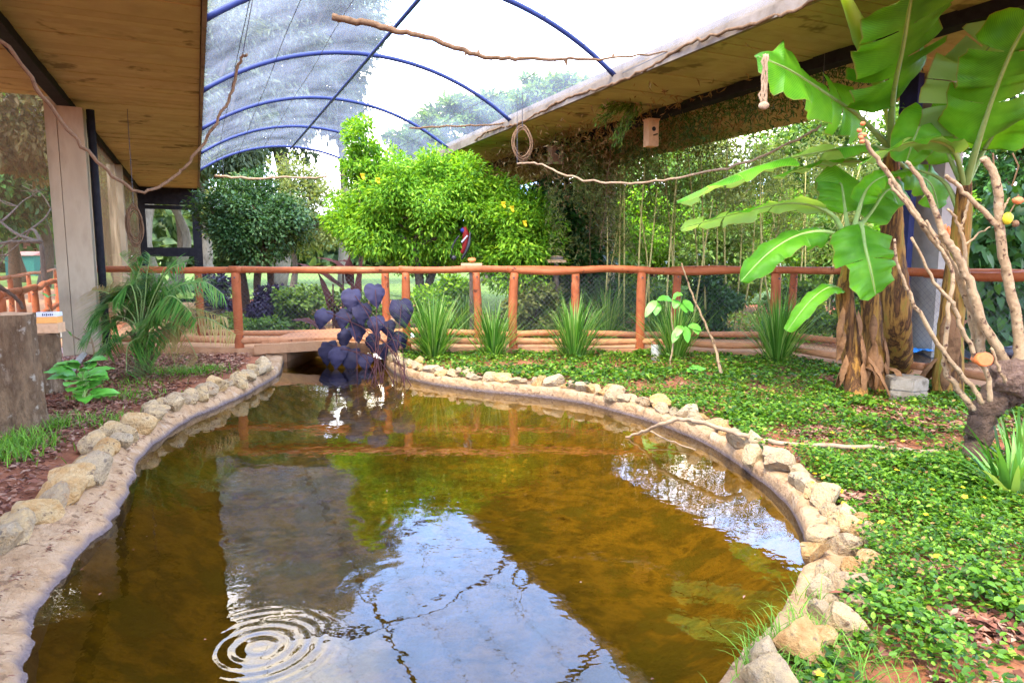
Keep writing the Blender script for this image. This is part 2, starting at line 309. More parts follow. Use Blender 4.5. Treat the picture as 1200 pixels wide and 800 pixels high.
def banana_mat(name, cols, under):
    """Banana blade: fine cross veins, paler underside, strong light transmission."""
    m, nt, out = mat_new(name)
    uv = nd(nt, 'ShaderNodeUVMap'); sp = nd(nt, 'ShaderNodeSeparateXYZ'); nt.links.new(uv.outputs['UV'], sp.inputs['Vector'])
    ab = nd(nt, 'ShaderNodeMath', operation='ABSOLUTE'); nt.links.new(sp.outputs['Y'], ab.inputs[0])
    sl = nd(nt, 'ShaderNodeMath', operation='MULTIPLY_ADD'); nt.links.new(ab.outputs[0], sl.inputs[0]); sl.inputs[1].default_value = -.10; nt.links.new(sp.outputs['X'], sl.inputs[2])
    sn = nd(nt, 'ShaderNodeMath', operation='MULTIPLY'); nt.links.new(sl.outputs[0], sn.inputs[0]); sn.inputs[1].default_value = 560
    si = nd(nt, 'ShaderNodeMath', operation='SINE'); nt.links.new(sn.outputs[0], si.inputs[0])
    tc = nd(nt, 'ShaderNodeTexCoord'); nz = nd(nt, 'ShaderNodeTexNoise', Scale=3.0, Detail=5); nt.links.new(tc.outputs['Object'], nz.inputs['Vector'])
    ad = nd(nt, 'ShaderNodeMath', operation='MULTIPLY_ADD'); nt.links.new(si.outputs[0], ad.inputs[0]); ad.inputs[1].default_value = .06; nt.links.new(nz.outputs['Fac'], ad.inputs[2])
    rp = ramp(nt, [(.3, *cols[0]), (.5, *cols[1]), (.72, *cols[2])]); nt.links.new(ad.outputs[0], rp.inputs['Fac'])
    ge = nd(nt, 'ShaderNodeNewGeometry'); mb = nd(nt, 'ShaderNodeMixRGB'); nt.links.new(ge.outputs['Backfacing'], mb.inputs['Fac'])
    nt.links.new(rp.outputs['Color'], mb.inputs['Color1']); mb.inputs['Color2'].default_value = (*under, 1)
    # pale midrib line
    mr = ramp(nt, [(.03, 1, 1, 1), (.07, 0, 0, 0)]); nt.links.new(ab.outputs[0], mr.inputs['Fac'])
    mc = nd(nt, 'ShaderNodeMixRGB'); nt.links.new(mr.outputs['Color'], mc.inputs['Fac']); nt.links.new(mb.outputs['Color'], mc.inputs['Color1']); mc.inputs['Color2'].default_value = (.30, .42, .10, 1)
    # brown scorched margin
    me_ = ramp(nt, [(.955, 0, 0, 0), (1.0, 1, 1, 1)]); nt.links.new(ab.outputs[0], me_.inputs['Fac'])
    mk = nd(nt, 'ShaderNodeMixRGB'); nt.links.new(me_.outputs['Color'], mk.inputs['Fac']); nt.links.new(mc.outputs['Color'], mk.inputs['Color1']); mk.inputs['Color2'].default_value = (.22, .20, .05, 1)
    bs = nd(nt, 'ShaderNodeBsdfPrincipled', Roughness=.42); bs.inputs['Specular IOR Level'].default_value = .25
    nt.links.new(mk.outputs['Color'], bs.inputs['Base Color'])
    bp = nd(nt, 'ShaderNodeBump', Strength=.14, Distance=.01); nt.links.new(si.outputs[0], bp.inputs['Height']); nt.links.new(bp.outputs['Normal'], bs.inputs['Normal'])
    tr = nd(nt, 'ShaderNodeBsdfTranslucent'); h = nd(nt, 'ShaderNodeMixRGB', blend_type='MULTIPLY'); h.inputs['Fac'].default_value = 1; h.inputs['Color2'].default_value = (1.9, 1.6, .5, 1)
    nt.links.new(mk.outputs['Color'], h.inputs['Color1']); nt.links.new(h.outputs['Color'], tr.inputs['Color'])
    mx = nd(nt, 'ShaderNodeMixShader'); mx.inputs['Fac'].default_value = .55
    nt.links.new(bs.outputs['BSDF'], mx.inputs[1]); nt.links.new(tr.outputs['BSDF'], mx.inputs[2]); nt.links.new(mx.outputs['Shader'], out.inputs['Surface'])
    return m
M['banana'] = banana_mat('banana_blade', [(.05, .19, .012), (.10, .33, .018), (.17, .45, .03)], (.20, .36, .13))
M['petiole'] = surf('petiole', [(.13, .22, .05), (.24, .34, .10), (.19, .28, .08)], scale=4, bump=0, rough=.5)

def net_mat(name, col, fac, trans_tint=(1, 1, 1), var=.12):
    m, nt, out = mat_new(name)
    tc = nd(nt, 'ShaderNodeTexCoord'); nz = nd(nt, 'ShaderNodeTexNoise', Scale=1.3, Detail=5); nt.links.new(tc.outputs['Object'], nz.inputs['Vector'])
    mr = nd(nt, 'ShaderNodeMapRange'); mr.inputs['From Min'].default_value = .3; mr.inputs['From Max'].default_value = .7
    mr.inputs['To Min'].default_value = fac-var; mr.inputs['To Max'].default_value = fac+var; nt.links.new(nz.outputs['Fac'], mr.inputs['Value'])
    tp = nd(nt, 'ShaderNodeBsdfTransparent'); tp.inputs['Color'].default_value = (*trans_tint, 1)
    df = nd(nt, 'ShaderNodeBsdfDiffuse'); df.inputs['Color'].default_value = (*col, 1)
    tl = nd(nt, 'ShaderNodeBsdfTranslucent'); tl.inputs['Color'].default_value = (*col, 1)
    m1 = nd(nt, 'ShaderNodeMixShader'); m1.inputs['Fac'].default_value = .5
    nt.links.new(df.outputs['BSDF'], m1.inputs[1]); nt.links.new(tl.outputs['BSDF'], m1.inputs[2])
    m2 = nd(nt, 'ShaderNodeMixShader'); nt.links.new(mr.outputs['Result'], m2.inputs['Fac'])
    nt.links.new(tp.outputs['BSDF'], m2.inputs[1]); nt.links.new(m1.outputs['Shader'], m2.inputs[2])
    nt.links.new(m2.outputs['Shader'], out.inputs['Surface']); return m
M['net'] = net_mat('vault_net', (.36, .39, .46), .24)
M['wallnet'] = net_mat('brown_wall_net', (.15, .105, .055), .55, var=.20)

M['sidenet'] = net_mat('brown_side_net', (.16, .11, .06), .20, var=.08)
# rings on the water: pixel centre, radius in metres, strength, wavelength
RINGS = [((303, 757), .46, .5, .048), ((284, 632), .26, .45, .05), ((405, 612), .42, .45, .07), ((480, 690), .7, .22, .12), ((258, 585), .13, .5, .04), ((250, 518), .10, .5, .035)]
def water_mat():
    m, nt, out = mat_new('pond_water')
    tc = nd(nt, 'ShaderNodeTexCoord'); total = None
    for (px, py), rr, amp, wl in RINGS:
        c = G(px, py, -.10)
        sb = nd(nt, 'ShaderNodeVectorMath', operation='DISTANCE'); nt.links.new(tc.outputs['Object'], sb.inputs[0]); sb.inputs[1].default_value = (c[0], c[1], 0)
        k = nd(nt, 'ShaderNodeMath', operation='MULTIPLY'); nt.links.new(sb.outputs['Value'], k.inputs[0]); k.inputs[1].default_value = 2*math.pi/wl
        s = nd(nt, 'ShaderNodeMath', operation='SINE'); nt.links.new(k.outputs[0], s.inputs[0])
        f = nd(nt, 'ShaderNodeMapRange', interpolation_type='SMOOTHSTEP'); f.inputs['From Min'].default_value = rr*.05; f.inputs['From Max'].default_value = rr
        f.inputs['To Min'].default_value = amp; f.inputs['To Max'].default_value = 0; nt.links.new(sb.outputs['Value'], f.inputs['Value'])
        p = nd(nt, 'ShaderNodeMath', operation='MULTIPLY'); nt.links.new(s.outputs[0], p.inputs[0]); nt.links.new(f.outputs['Result'], p.inputs[1])
        if total is None: total = p.outputs[0]
        else:
            a = nd(nt, 'ShaderNodeMath', operation='ADD'); nt.links.new(total, a.inputs[0]); nt.links.new(p.outputs[0], a.inputs[1]); total = a.outputs[0]
    n1 = nd(nt, 'ShaderNodeTexNoise', Scale=3.0, Detail=3, Roughness=.5); nt.links.new(tc.outputs['Object'], n1.inputs['Vector'])
    n2 = nd(nt, 'ShaderNodeTexNoise', Scale=13.0, Detail=2, Roughness=.5); nt.links.new(tc.outputs['Object'], n2.inputs['Vector'])
    nb_ = nd(nt, 'ShaderNodeTexNoise', Scale=4.5, Detail=2); nt.links.new(tc.outputs['Object'], nb_.inputs['Vector'])
    rb_ = nd(nt, 'ShaderNodeMapRange'); rb_.inputs['From Min'].default_value = .38; rb_.inputs['From Max'].default_value = .66; nt.links.new(nb_.outputs['Fac'], rb_.inputs['Value'])
    tb_ = nd(nt, 'ShaderNodeMath', operation='MULTIPLY'); nt.links.new(total, tb_.inputs[0]); nt.links.new(rb_.outputs['Result'], tb_.inputs[1]); total = tb_.outputs[0]
    b1 = nd(nt, 'ShaderNodeBump', Strength=1.0, Distance=.0022); nt.links.new(n1.outputs['Fac'], b1.inputs['Height'])
    b2 = nd(nt, 'ShaderNodeBump', Strength=1.0, Distance=.0005); nt.links.new(n2.outputs['Fac'], b2.inputs['Height']); nt.links.new(b1.outputs['Normal'], b2.inputs['Normal'])
    b3 = nd(nt, 'ShaderNodeBump', Strength=1.0, Distance=.0018); nt.links.new(total, b3.inputs['Height']); nt.links.new(b2.outputs['Normal'], b3.inputs['Normal'])
    fr = nd(nt, 'ShaderNodeFresnel', IOR=1.48); nt.links.new(b3.outputs['Normal'], fr.inputs['Normal'])
    tp = nd(nt, 'ShaderNodeBsdfTransparent'); tp.inputs['Color'].default_value = (.80, .68, .34, 1)
    gl = nd(nt, 'ShaderNodeBsdfGlossy', Roughness=.0); gl.inputs['Color'].default_value = (1, 1, 1, 1); nt.links.new(b3.outputs['Normal'], gl.inputs['Normal'])
    mx = nd(nt, 'ShaderNodeMixShader'); nt.links.new(fr.outputs['Fac'], mx.inputs['Fac']); nt.links.new(tp.outputs['BSDF'], mx.inputs[1]); nt.links.new(gl.outputs['BSDF'], mx.inputs[2])
    nt.links.new(mx.outputs['Shader'], out.inputs['Surface']); return m
M['water'] = water_mat()
def plain(name, col, rough=.6, spec=.15): return surf(name, [tuple(c*.85 for c in col), tuple(min(1, c*1.1) for c in col)], scale=9, bump=0, rough=rough, spec=spec)
# ================================================================== POND OUTLINE
WZ = -0.10                                                        # water level
_edge_px = [(326, 440), (300, 456), (262, 474), (222, 492), (190, 512), (168, 535), (157, 560), (150, 585), (135, 607), (112, 632), (85, 660), (62, 690),
            (47, 725), (38, 760), (34, 800), (42, 900), (120, 1050), (350, 1150), (620, 1080), (780, 910), (860, 795), (905, 748), (935, 700), (946, 660), (944, 635),
            (930, 605), (905, 575), (870, 548), (830, 522), (780, 500), (730, 485), (680, 472), (620, 464), (560, 458), (505, 450), (470, 441), (456, 432)]
_edge = [G(x, y, WZ)[:2] for x, y in _edge_px]
_chan = [(-1.98, 10.45), (-1.85, 12.0), (-1.5, 13.4), (-1.9, 15.2), (-3.4, 16.2), (-5.0, 15.4), (-5.0, 13.6), (-3.9, 12.2), (-3.55, 10.6)]
OUT = spline(_edge+[np.array(c) for c in _chan], 9, closed=True)    # closed, (n,2)
NE = len(_edge_px)*9                                              # samples on the visible rim
def seg_dist(pts, poly):
    """Signed distance of points to a closed outline (negative inside)."""
    pts = np.asarray(pts, float); a = poly; b = np.roll(poly, -1, axis=0); res = np.empty(len(pts))
    for i in range(0, len(pts), 4000):
        p = pts[i:i+4000]; ab = (b-a)[None]; ap = p[:, None]-a[None]
        t = np.clip((ap*ab).sum(2)/((ab**2).sum(2)+1e-12), 0, 1); d = np.sqrt(((ap-ab*t[..., None])**2).sum(2)).min(1)
        cond = ((a[None, :, 1] > p[:, None, 1]) != (b[None, :, 1] > p[:, None, 1]))
        xin = (b[None, :, 0]-a[None, :, 0])*(p[:, None, 1]-a[None, :, 1])/(b[None, :, 1]-a[None, :, 1]+1e-12)+a[None, :, 0]
        ins = (np.sum(cond & (p[:, None, 0] < xin), axis=1) % 2) == 1
        res[i:i+4000] = np.where(ins, -d, d)
    return res
_area = 0.5*np.sum(OUT[:, 0]*np.roll(OUT[:, 1], -1)-np.roll(OUT[:, 0], -1)*OUT[:, 1])
_tan = nrm(np.roll(OUT, -1, 0)-np.roll(OUT, 1, 0))
ONRM = np.stack([_tan[:, 1], -_tan[:, 0]], 1)*(1 if _area > 0 else -1)     # outward
def vnoise(p, f, seed):
    """Cheap smooth noise from summed sines."""
    rs = np.random.RandomState(seed); p = np.asarray(p, float)*f; r = 0
    for k in range(5):
        a = rs.rand()*6.28; q = (1.0+k*.7); r = r+np.sin(p[:, 0]*math.cos(a)*q+p[:, 1]*math.sin(a)*q+rs.rand()*6.28)/(1+k*.6)
    return r/2.2

n = len(OUT)
wid = np.interp(np.arange(n), [0, 2*9, 5*9, 8*9, 12*9, 15*9, 19*9, 22*9, 26*9, NE-30, NE, n], [.09, .10, .16, .25, .33, .37, .20, .06, .055, .06, .055, .05])
# ================================================================== GROUND
def axis_pts(lo, hi, step, far):
    core = np.arange(lo, hi+step/2, step); g = [0]; s = step
    while g[-1] < far: s *= 1.28; g.append(g[-1]+s)
    g = np.array(g[1:]); return np.concatenate([(lo-g)[::-1], core, hi+g])
gx = axis_pts(-6.6, 7.6, .085, 500); gy = axis_pts(.6, 16.6, .085, 500)
XX, YY = np.meshgrid(gx, gy); pts = np.stack([XX.ravel(), YY.ravel()], 1)
core = (pts[:, 0] > -7) & (pts[:, 0] < 8) & (pts[:, 1] > .3) & (pts[:, 1] < 17)
sd = np.full(len(pts), 9.0); sd[core] = seg_dist(pts[core], OUT)
zz = np.where(core, .012*vnoise(pts, 2.1, 1)+.006*vnoise(pts, 9, 2), -.01)
_nn = np.zeros(len(pts)); _ci = np.where(core & (sd < 1.0))[0]
for _k in range(0, len(_ci), 4000):
    _q = pts[_ci[_k:_k+4000]]; _nn[_ci[_k:_k+4000]] = wid[((_q[:, None]-OUT[None])**2).sum(2).argmin(1)]
zz = np.where((sd < .06) | ((sd < _nn+.12) & (sd < 1.0)), -.9, zz)
zz = zz+np.where(core & (sd > .3) & (pts[:, 1] < 9.5), .03*np.clip((sd-.3)*2, 0, 1), 0)
nx, ny = len(gx), len(gy); ii = (np.arange(ny-1)[:, None]*nx+np.arange(nx-1)[None]).ravel()
FF = np.stack([ii, ii+1, ii+1+nx, ii+nx], 1)
ground = link('ground', nmesh('ground', np.column_stack([pts, zz]), FF, M['soil'], smooth=False)); tag(ground, kind='structure')
ground.data.polygons.foreach_set('use_smooth', np.ones(len(FF), bool))
def ground_z(x, y):
    p = np.array([[x, y]]); return float(.012*vnoise(p, 2.1, 1)[0]+.006*vnoise(p, 9, 2)[0]+.03)

# pond bed
m_in = pts[(pts[:, 0] > -6) & (pts[:, 0] < 3.5) & (pts[:, 1] > .8) & (pts[:, 1] < 16.4)]
bx_ = np.arange(-5.6, 2.4, .07); by_ = np.arange(.9, 16.5, .07); BX, BY = np.meshgrid(bx_, by_); bp = np.stack([BX.ravel(), BY.ravel()], 1)
bd = seg_dist(bp, OUT); bz = WZ-.06-np.clip(-bd*.55, 0, .34)+.02*vnoise(bp, 3, 4)+.012*vnoise(bp, 8, 5)
nx2 = len(bx_); i2 = (np.arange(len(by_)-1)[:, None]*nx2+np.arange(nx2-1)[None]).ravel(); q = np.stack([i2, i2+1, i2+1+nx2, i2+nx2], 1)
keep = (bd[q] < .12).all(1); tag(link('pond_bed', nmesh('pond_bed', np.column_stack([bp, bz]), q[keep], M['bed'], smooth=True)), kind='structure')
# water
c2 = OUT+ONRM*.02
water = link('water', mesh('water', [(x, y, WZ) for x, y in c2], [tuple(range(len(c2)))], M['water'])); tag(water, kind='structure')
if water.data.polygons[0].normal.z < 0: water.data.flip_normals()

# rim: broad sandy lip on the left bank, narrow kerb on the right bank
n = len(OUT); rs = np.random.RandomState(5)
side = np.clip((np.arange(n)-15*9)/(4*9), 0, 1)                    # 0 left bank, 1 right bank
profL = [(-.10, -.30), (-.03, -.155), (0, -.105), (.10, -.066), (.35, -.030), (.75, -.002), (.92, .012), (1.0, .018), (1.0, .024), (1.0, -.05)]
profR = [(-.06, -.30), (-.03, -.16), (0, -.105), (.03, -.045), (.10, -.004), (.45, .010), (.80, .014), (1.0, .012), (1.0, .020), (1.0, -.05)]
V = []; m = len(profL)
nz1 = rs.normal(0, 1, n); nz1 = (nz1+np.roll(nz1, 1)+np.roll(nz1, 2))/1.7
wob = .035*np.sin(np.arange(n)*.31)+.03*np.sin(np.arange(n)*.113+1)+.02*np.sin(np.arange(n)*.77+2)
for i in range(n):
    for j in range(m):
        f = side[i]; d = (profL[j][0]*(1-f)+profR[j][0]*f); z = profL[j][1]*(1-f)+profR[j][1]*f
        off = d*wid[i]+(wob[i]*.35+.006*nz1[i])*(j in (2, 3, 4))*(1-.6*f)
        off += .20*(j >= m-2)
        V.append((*(OUT[i]+ONRM[i]*off), z+rs.normal(0, .004)+.006*nz1[(i*3+j*7) % n]*(j in (3, 4, 5, 6))))
F = [(i*m+j, i*m+j+1, ((i+1) % n)*m+j+1, ((i+1) % n)*m+j) for i in range(n) for j in range(m-1)]
rim = obj('pond_rim', (V, F), M['rim'], smooth=True, kind='structure')
bpy.context.view_layer.objects.active = None

def rock_mesh(name, seed, mat):
    """Angular split stone: a jittered ball cut by random planes."""
    rs = np.random.RandomState(seed); import bmesh
    bm = bmesh.new(); bmesh.ops.create_icosphere(bm, subdivisions=3, radius=1.0)
    P_ = np.array([v.co[:] for v in bm.verts])
    P_ *= (1+.16*vnoise(P_[:, :2]+P_[:, 2:]*.7, 2.2, seed))[:, None]
    for k in range(9):
        d = nrm(rs.normal(size=3)); lim = .42+.30*rs.rand(); pr = P_@d; over = pr > lim
        P_[over] -= np.outer(pr[over]-lim, d)*.94
    P_ *= (1+.035*vnoise(P_[:, :2]-P_[:, 2:]*.8, 7, seed+1)+.02*vnoise(P_[:, 1:]+P_[:, :1]*.6, 13, seed+2))[:, None]; P_ += rs.normal(0, .010, P_.shape)
    for v, c in zip(bm.verts, P_): v.co = c
    me = bpy.data.meshes.new(name); bm.to_mesh(me); bm.free(); me.materials.append(mat); return me
ROCK = [rock_mesh('stone', 100+k, M['stone']) for k in range(10)]; ROCKP = [rock_mesh('stone', 200+k, M['pale_stone']) for k in range(6)]
rs = np.random.RandomState(8)
arc = np.concatenate([[0], np.cumsum(np.linalg.norm(np.diff(OUT, axis=0), axis=1))])
STONES = []
def lay(s0, s1, off, smin, smax, pale=0.0, gap=.86):
    s = s0
    while s < s1:
        size = smin+(smax-smin)*rs.rand()
        if rs.rand() < .2: size *= .7
        s += size*.5*gap
        i = int(np.clip(np.searchsorted(arc, s), 0, n-1))
        o = wid[i]+off+.04*rs.normal(); c = OUT[i]+ONRM[i]*o
        tang = math.atan2(_tan[i, 1], _tan[i, 0])
        st = bpy.data.objects.new('stone', (ROCKP[rs.randint(6)] if rs.rand() < pale else ROCK[rs.randint(10)])); COL.objects.link(st); st.parent = rim
        h = size*(.34+.16*rs.rand())
        st.location = (c[0], c[1], .012+h*.50); st.scale = (size*.60, size*(.44+.14*rs.rand()), h)
        st.rotation_euler = (rs.normal(0, .16), rs.normal(0, .16), tang+rs.normal(0, .35)); STONES.append((c[0], c[1], size))
        s += size*.5*gap
S = lambda i: arc[int(i)]
lay(S(0), S(7*9), .045, .19, .28, pale=.35, gap=.62)
lay(S(7*9), S(15*9), .045, .20, .30, pale=.1, gap=.62)
lay(S(20*9-6), S(26*9), .06, .14, .23, pale=.35, gap=.66)
lay(S(26*9), S(30*9), .06, .16, .25, pale=.35, gap=.66)
lay(S(30*9), S(NE-4), .06, .15, .24, pale=.4, gap=.66)
for k in range(7):     # a second, higher row of loose stones on the near right bank
    i = 21*9+int(k*4.5); c = OUT[i]+ONRM[i]*(wid[i]+.20+.05*rs.rand())
    st = bpy.data.objects.new('stone', ROCK[rs.randint(10)]); COL.objects.link(st); st.parent = rim; s_ = .12+.06*rs.rand()
    st.location = (c[0], c[1], .05); st.scale = (s_*.6, s_*.5, s_*.4); st.rotation_euler = (0, 0, rs.rand()*6); STONES.append((c[0], c[1], s_))

# sheets laid on the ground
def sheet(name, poly, z, mat, kind='structure'):
    o = link(name, mesh(name, [(x, y, z) for x, y in poly], [tuple(range(len(poly)))], mat))
    if o.data.polygons[0].normal.z < 0: o.data.flip_normals()
    return tag(o, kind=kind)
sheet('lawn', [(-260, 31), (260, 17), (300, 420), (-300, 420)], .02, M['lawn'])
sheet('garden_lawn', [B(16.5, 6.9, 0)[:2], B(16.5, 60, 0)[:2], B(45, 60, 0)[:2], B(45, 6.9, 0)[:2]], .034, M['lawn'])
sheet('side_path', [P(-160, 400, 8)[:2], P(60, 400, 9.0)[:2], P(110, 400, 30)[:2], P(10, 400, 34)[:2]], .048, M['path'])
sheet('outer_lawn', [P(-420, 400, 16)[:2], P(-30, 400, 17)[:2], P(60, 400, 33)[:2], P(40, 400, 100)[:2], P(-900, 400, 100)[:2]], .041, M['lawn'])
sheet('inner_path', [B(13.2, -1.45, 0)[:2], B(24.7, -1.45, 0)[:2], B(24.7, .2, 0)[:2], B(18, .1, 0)[:2], B(13.2, -.1, 0)[:2]], .05, M['path'])
sheet('gravel_strip', [G(52, 418)[:2], G(88, 405)[:2], G(98, 420)[:2], G(75, 452)[:2], G(20, 486)[:2], G(-70, 500)[:2], G(-60, 440)[:2]], .05, M['gravel'])
pv = obj('pavement', box(G(75, 402)+np.array([-.5, .3, .035]), (.5, 2.4, .07), rz=R(20)), M['grey_conc'], kind='structure')
kb = [G(*p) for p in [(100, 418), (92, 428), (78, 446), (50, 462), (20, 478)]]
obj('kerb', tube(spline([p+[0, 0, .05] for p in kb], 6), .05, 8), M['grey_conc'], smooth=True, kind='structure')

# ================================================================== WALKWAY AND FOOTBRIDGE
FX = lambda px, Y: (px-600)/800*Y/.985
front = [np.array([FX(px, Y), Y]) for px, Y in [(108, 10.75), (283, 10.3), (478, 10.3), (602, 10.3), (749, 10.25), (905, 9.75), (1085, 7.75), (1300, 6.1)]]
rear = [np.array([FX(px, Y), Y]) for px, Y in [(240, 11.65), (455, 11.55), (560, 11.55), (674, 11.5), (790, 11.5), (925, 11.1), (1110, 8.95), (1330, 7.2)]]
fl = np.array([front[0]]+front[1:]); rl = np.array(rear)
walk_poly = [(x, y-.06) for x, y in front[2:]]+[(x, y+.06) for x, y in rear[::-1][:-1]]+[]
def strip(name, a, b, z0, z1, mat, **k):
    V = []; F = []
    for p, q_ in zip(a, b): V += [(*p, z0), (*p, z1), (*q_, z1), (*q_, z0)]
    for i in range(len(a)-1):
        s = i*4; F += [(s, s+4, s+5, s+1), (s+1, s+5, s+6, s+2), (s+2, s+6, s+7, s+3)]
    F += [(0, 1, 2, 3), tuple((len(a)-1)*4+j for j in (3, 2, 1, 0))]
    return obj(name, (V, F), mat, **k)
def at_x(poly, x): return np.array([x, np.interp(x, poly[:, 0], poly[:, 1])])
xs = np.concatenate([[-1.9], np.arange(-1.5, 6.6, .5)])
strip('walkway', [at_x(fl, x)-[0, .10] for x in xs], [at_x(rl, x)+[0, .10] for x in xs], -.25, .10, M['path'], kind='structure')
xs = np.arange(-6.6, -3.2, .4)
strip('walkway_approach', [at_x(fl, x)-[0, .10] for x in xs], [np.array([x, 12.0]) for x in xs], -.25, .105, M['path'], kind='structure')
fb = empty('footbridge', (-2.75, 11, .1), 'low arched tan footbridge crossing the pond channel between log railings', 'footbridge')
for k in range(15):                                              # deck planks, slightly arched
    x = -3.72+k*.137; z = .17+.07*math.sin(math.pi*(k+.5)/15); a = math.cos(math.pi*(k+.5)/15)*.09
    ax = (np.array([math.cos(a), 0, math.sin(a)]), np.array([0, 1.0, 0]), np.array([-math.sin(a), 0, math.cos(a)]))
    obj('plank', box((x, 10.93, z), (.128, 1.40, .05), ax=ax), M['pale_log'], fb)
for y in (10.16, 11.70):
    cp = [(-3.85, y, .10), (-3.3, y, .13), (-2.75, y, .16), (-2.2, y, .13), (-1.75, y, .10)]
    p = spline(cp, 6); V = []; F = []
    for c in p: V += [c+[0, -.05, -.07], c+[0, .05, -.07], c+[0, .05, .07], c+[0, -.05, .07]]
    for i in range(len(p)-1):
        for j in range(4): F.append((i*4+j, i*4+(j+1) % 4, i*4+4+(j+1) % 4, i*4+4+j))
    F += [(3, 2, 1, 0), tuple((len(p)-1)*4+j for j in range(4))]
    obj('beam', (V, F), M['path'], fb)

# ================================================================== LOG RAILINGS
def railing(name, label, line, post_top, low_z, post_r, mats, zb=0.0, base=-.05, extra=(), mesh_panel=True, low_zs=None, seed=0, group=None, skip=()):
    e = empty(name, (*line[0], 0), label, 'railing', group); rs = np.random.RandomState(seed)
    for i, p in enumerate(line):
        if i in skip: continue
        r = post_r*(.92+.16*rs.rand())
        pz = np.array([[*p, base], [p[0]+rs.normal(0, .012), p[1], (base+post_top)/2], [p[0]+rs.normal(0, .012), p[1], post_top]])
        o = obj('post', tube(spline(pz, 4), [r*1.06, r*.97, r*1.0, r*.94], 12, rough=.06, seed=seed+i), mats[0], e, smooth=True)
        obj('bolt', tube([[p[0], p[1]-r-.012, post_top-.07], [p[0], p[1]-r+.02, post_top-.07]], .012, 8), M['wire'], o)
    def rail(a, b, r, z, nm, mat, k):
        q = np.array([[*a, z], [*(a*.67+b*.33), z+rs.normal(0, .018)], [*(a*.33+b*.67), z+rs.normal(0, .012)], [*b, z]])
        obj(nm, tube(spline(q, 5), [r*1.08, r*.92, r*1.02, r*.98, r*.90], 12, rough=.055, seed=seed+50+k), mat, e, smooth=True)
    for i in range(len(line)-1):
        d = nrm(line[i+1]-line[i]); a = line[i]-d*.10; b = line[i+1]+d*.10
        rail(a, b, .052, post_top+.045+.003*(i % 2), 'top_rail', mats[1], i)
        for j, lz in enumerate(low_z): rail(line[i], line[i+1], .050, lz, 'low_rail', mats[2], 20+i+j*10)
    if mesh_panel:
        V, F = [], []; st = .075; h = post_top-.2; z0 = .2
        for i in range(len(line)-1):
            a, b = line[i], line[i+1]; Lg = np.linalg.norm(b-a); d = (b-a)/Lg; u = -h
            while u < Lg:
                for sgn in (1, -1):
                    s0, s1 = (max(u, 0), min(u+h, Lg))
                    if s1 <= s0: continue
                    za, zb_ = (s0-u, s1-u) if sgn == 1 else (h-(s0-u), h-(s1-u))
                    pa = np.array([*(a+d*s0), z0+za]); pb = np.array([*(a+d*s1), z0+zb_]); w = .0011
                    k = len(V); nn = np.array([-d[1], d[0], 0])*w; vv = np.array([d[0]*w*-sgn, d[1]*w*-sgn, w])
                    V += [pa-nn, pa+vv, pa+nn, pb-nn, pb+vv, pb+nn]; F += [(k, k+3, k+4, k+1), (k+1, k+4, k+5, k+2), (k+2, k+5, k+3, k)]
                u += st
        obj('wire_mesh', (V, F), M['wire'], e, kind='stuff')
    return e
RL = (M['log'], M['log'], M['pale_log'])
railing('log_railing', 'varnished log railing along the pond side of the walkway and bridge', front, 1.24, (.21,), .068, RL, seed=3, skip=(6,))
railing('log_railing', 'varnished log railing along the garden side of the walkway, behind the pond railing', rear, 1.22, (.20,), .066, RL, seed=23, skip=(6,))
nf = [np.array(P(x, 400, Y)[:2]) for x, Y in [(-70, 7.6), (-30, 8.3), (5, 9.1), (28, 10.3), (46, 11.7), (60, 13.2), (73, 15.0), (84, 17)]]
railing('log_fence', 'weathered log fence outside the pavilion on the pond side of the orange side path', nf, .92, (.45,), .06, (M['log'],)*3, seed=43, mesh_panel=False)
ff_ = [np.array(P(x, 400, Y)[:2]) for x, Y in [(-60, 13), (-15, 15), (17, 18), (40, 22), (57, 26), (71, 30)]]
railing('log_fence', 'weathered log fence on the lawn side of the orange side path outside', ff_, .92, (.45,), .07, (M['log'],)*3, seed=63, mesh_panel=False)

# ================================================================== PAVILIONS EITHER SIDE OF THE AVIARY
ZS = 3.67                                                          # soffit height
def slab_roof(parent, w0, w1, t0, t1, edge_w, seed):
    rs = np.random.RandomState(seed)
    sl = obj('roof_slab', bbox(t0, t1, w0, w1, ZS+.03, ZS+.22), M['fascia'], parent)
    t = t0
    while t < t1-.05:                                              # board-marked strips of the ceiling
        wd = .13+.13*rs.rand(); e = min(t+wd, t1)
        o = link('board', mesh('board', *bbox(t+.002, e-.002-.010*rs.rand()**2, w0+.012, w1-.012, ZS+rs.rand()*.014, ZS+.028), M['slab']), sl); t = e
    return sl
pl = empty('pavilion', B(12, -2.4, 0), 'concrete pavilion with flat board-marked ceiling over the left bank and a black end door frame', 'pavilion')
slab_roof(pl, -1.57, .16, -4.0, 24.7, .16, 11)
slab_roof(pl, -9.5, -1.62, -4.0, 11.55, .16, 12)
obj('edge_trim', bbox(-4, 24.7, .16, .20, ZS-.03, ZS+.24), M['fascia'], pl)
obj('track', bbox(-4, 24.6, -1.66, -1.50, ZS-.10, ZS+.02), M['black'], pl)
obj('pillar', join(bbox(11.6, 11.93, -1.82, -1.68, -.1, ZS+.03)), M['pillar'], pl)
obj('pillar', join(bbox(11.6, 11.93, -1.672, -1.36, -.1, ZS-.10)), M['pillar'], pl)
obj('downpipe', tube([B(11.75, -1.28, -.05), B(11.75, -1.28, ZS-.1)], .055, 10), M['black'], pl, smooth=True)
obj('pillar', bbox(18.2, 18.5, -1.75, -1.45, -.1, ZS-.1), M['pillar'], pl)
obj('net_wall', bbox(12.0, 24.5, -1.575, -1.565, .1, ZS-.1), M['wallnet'], pl)
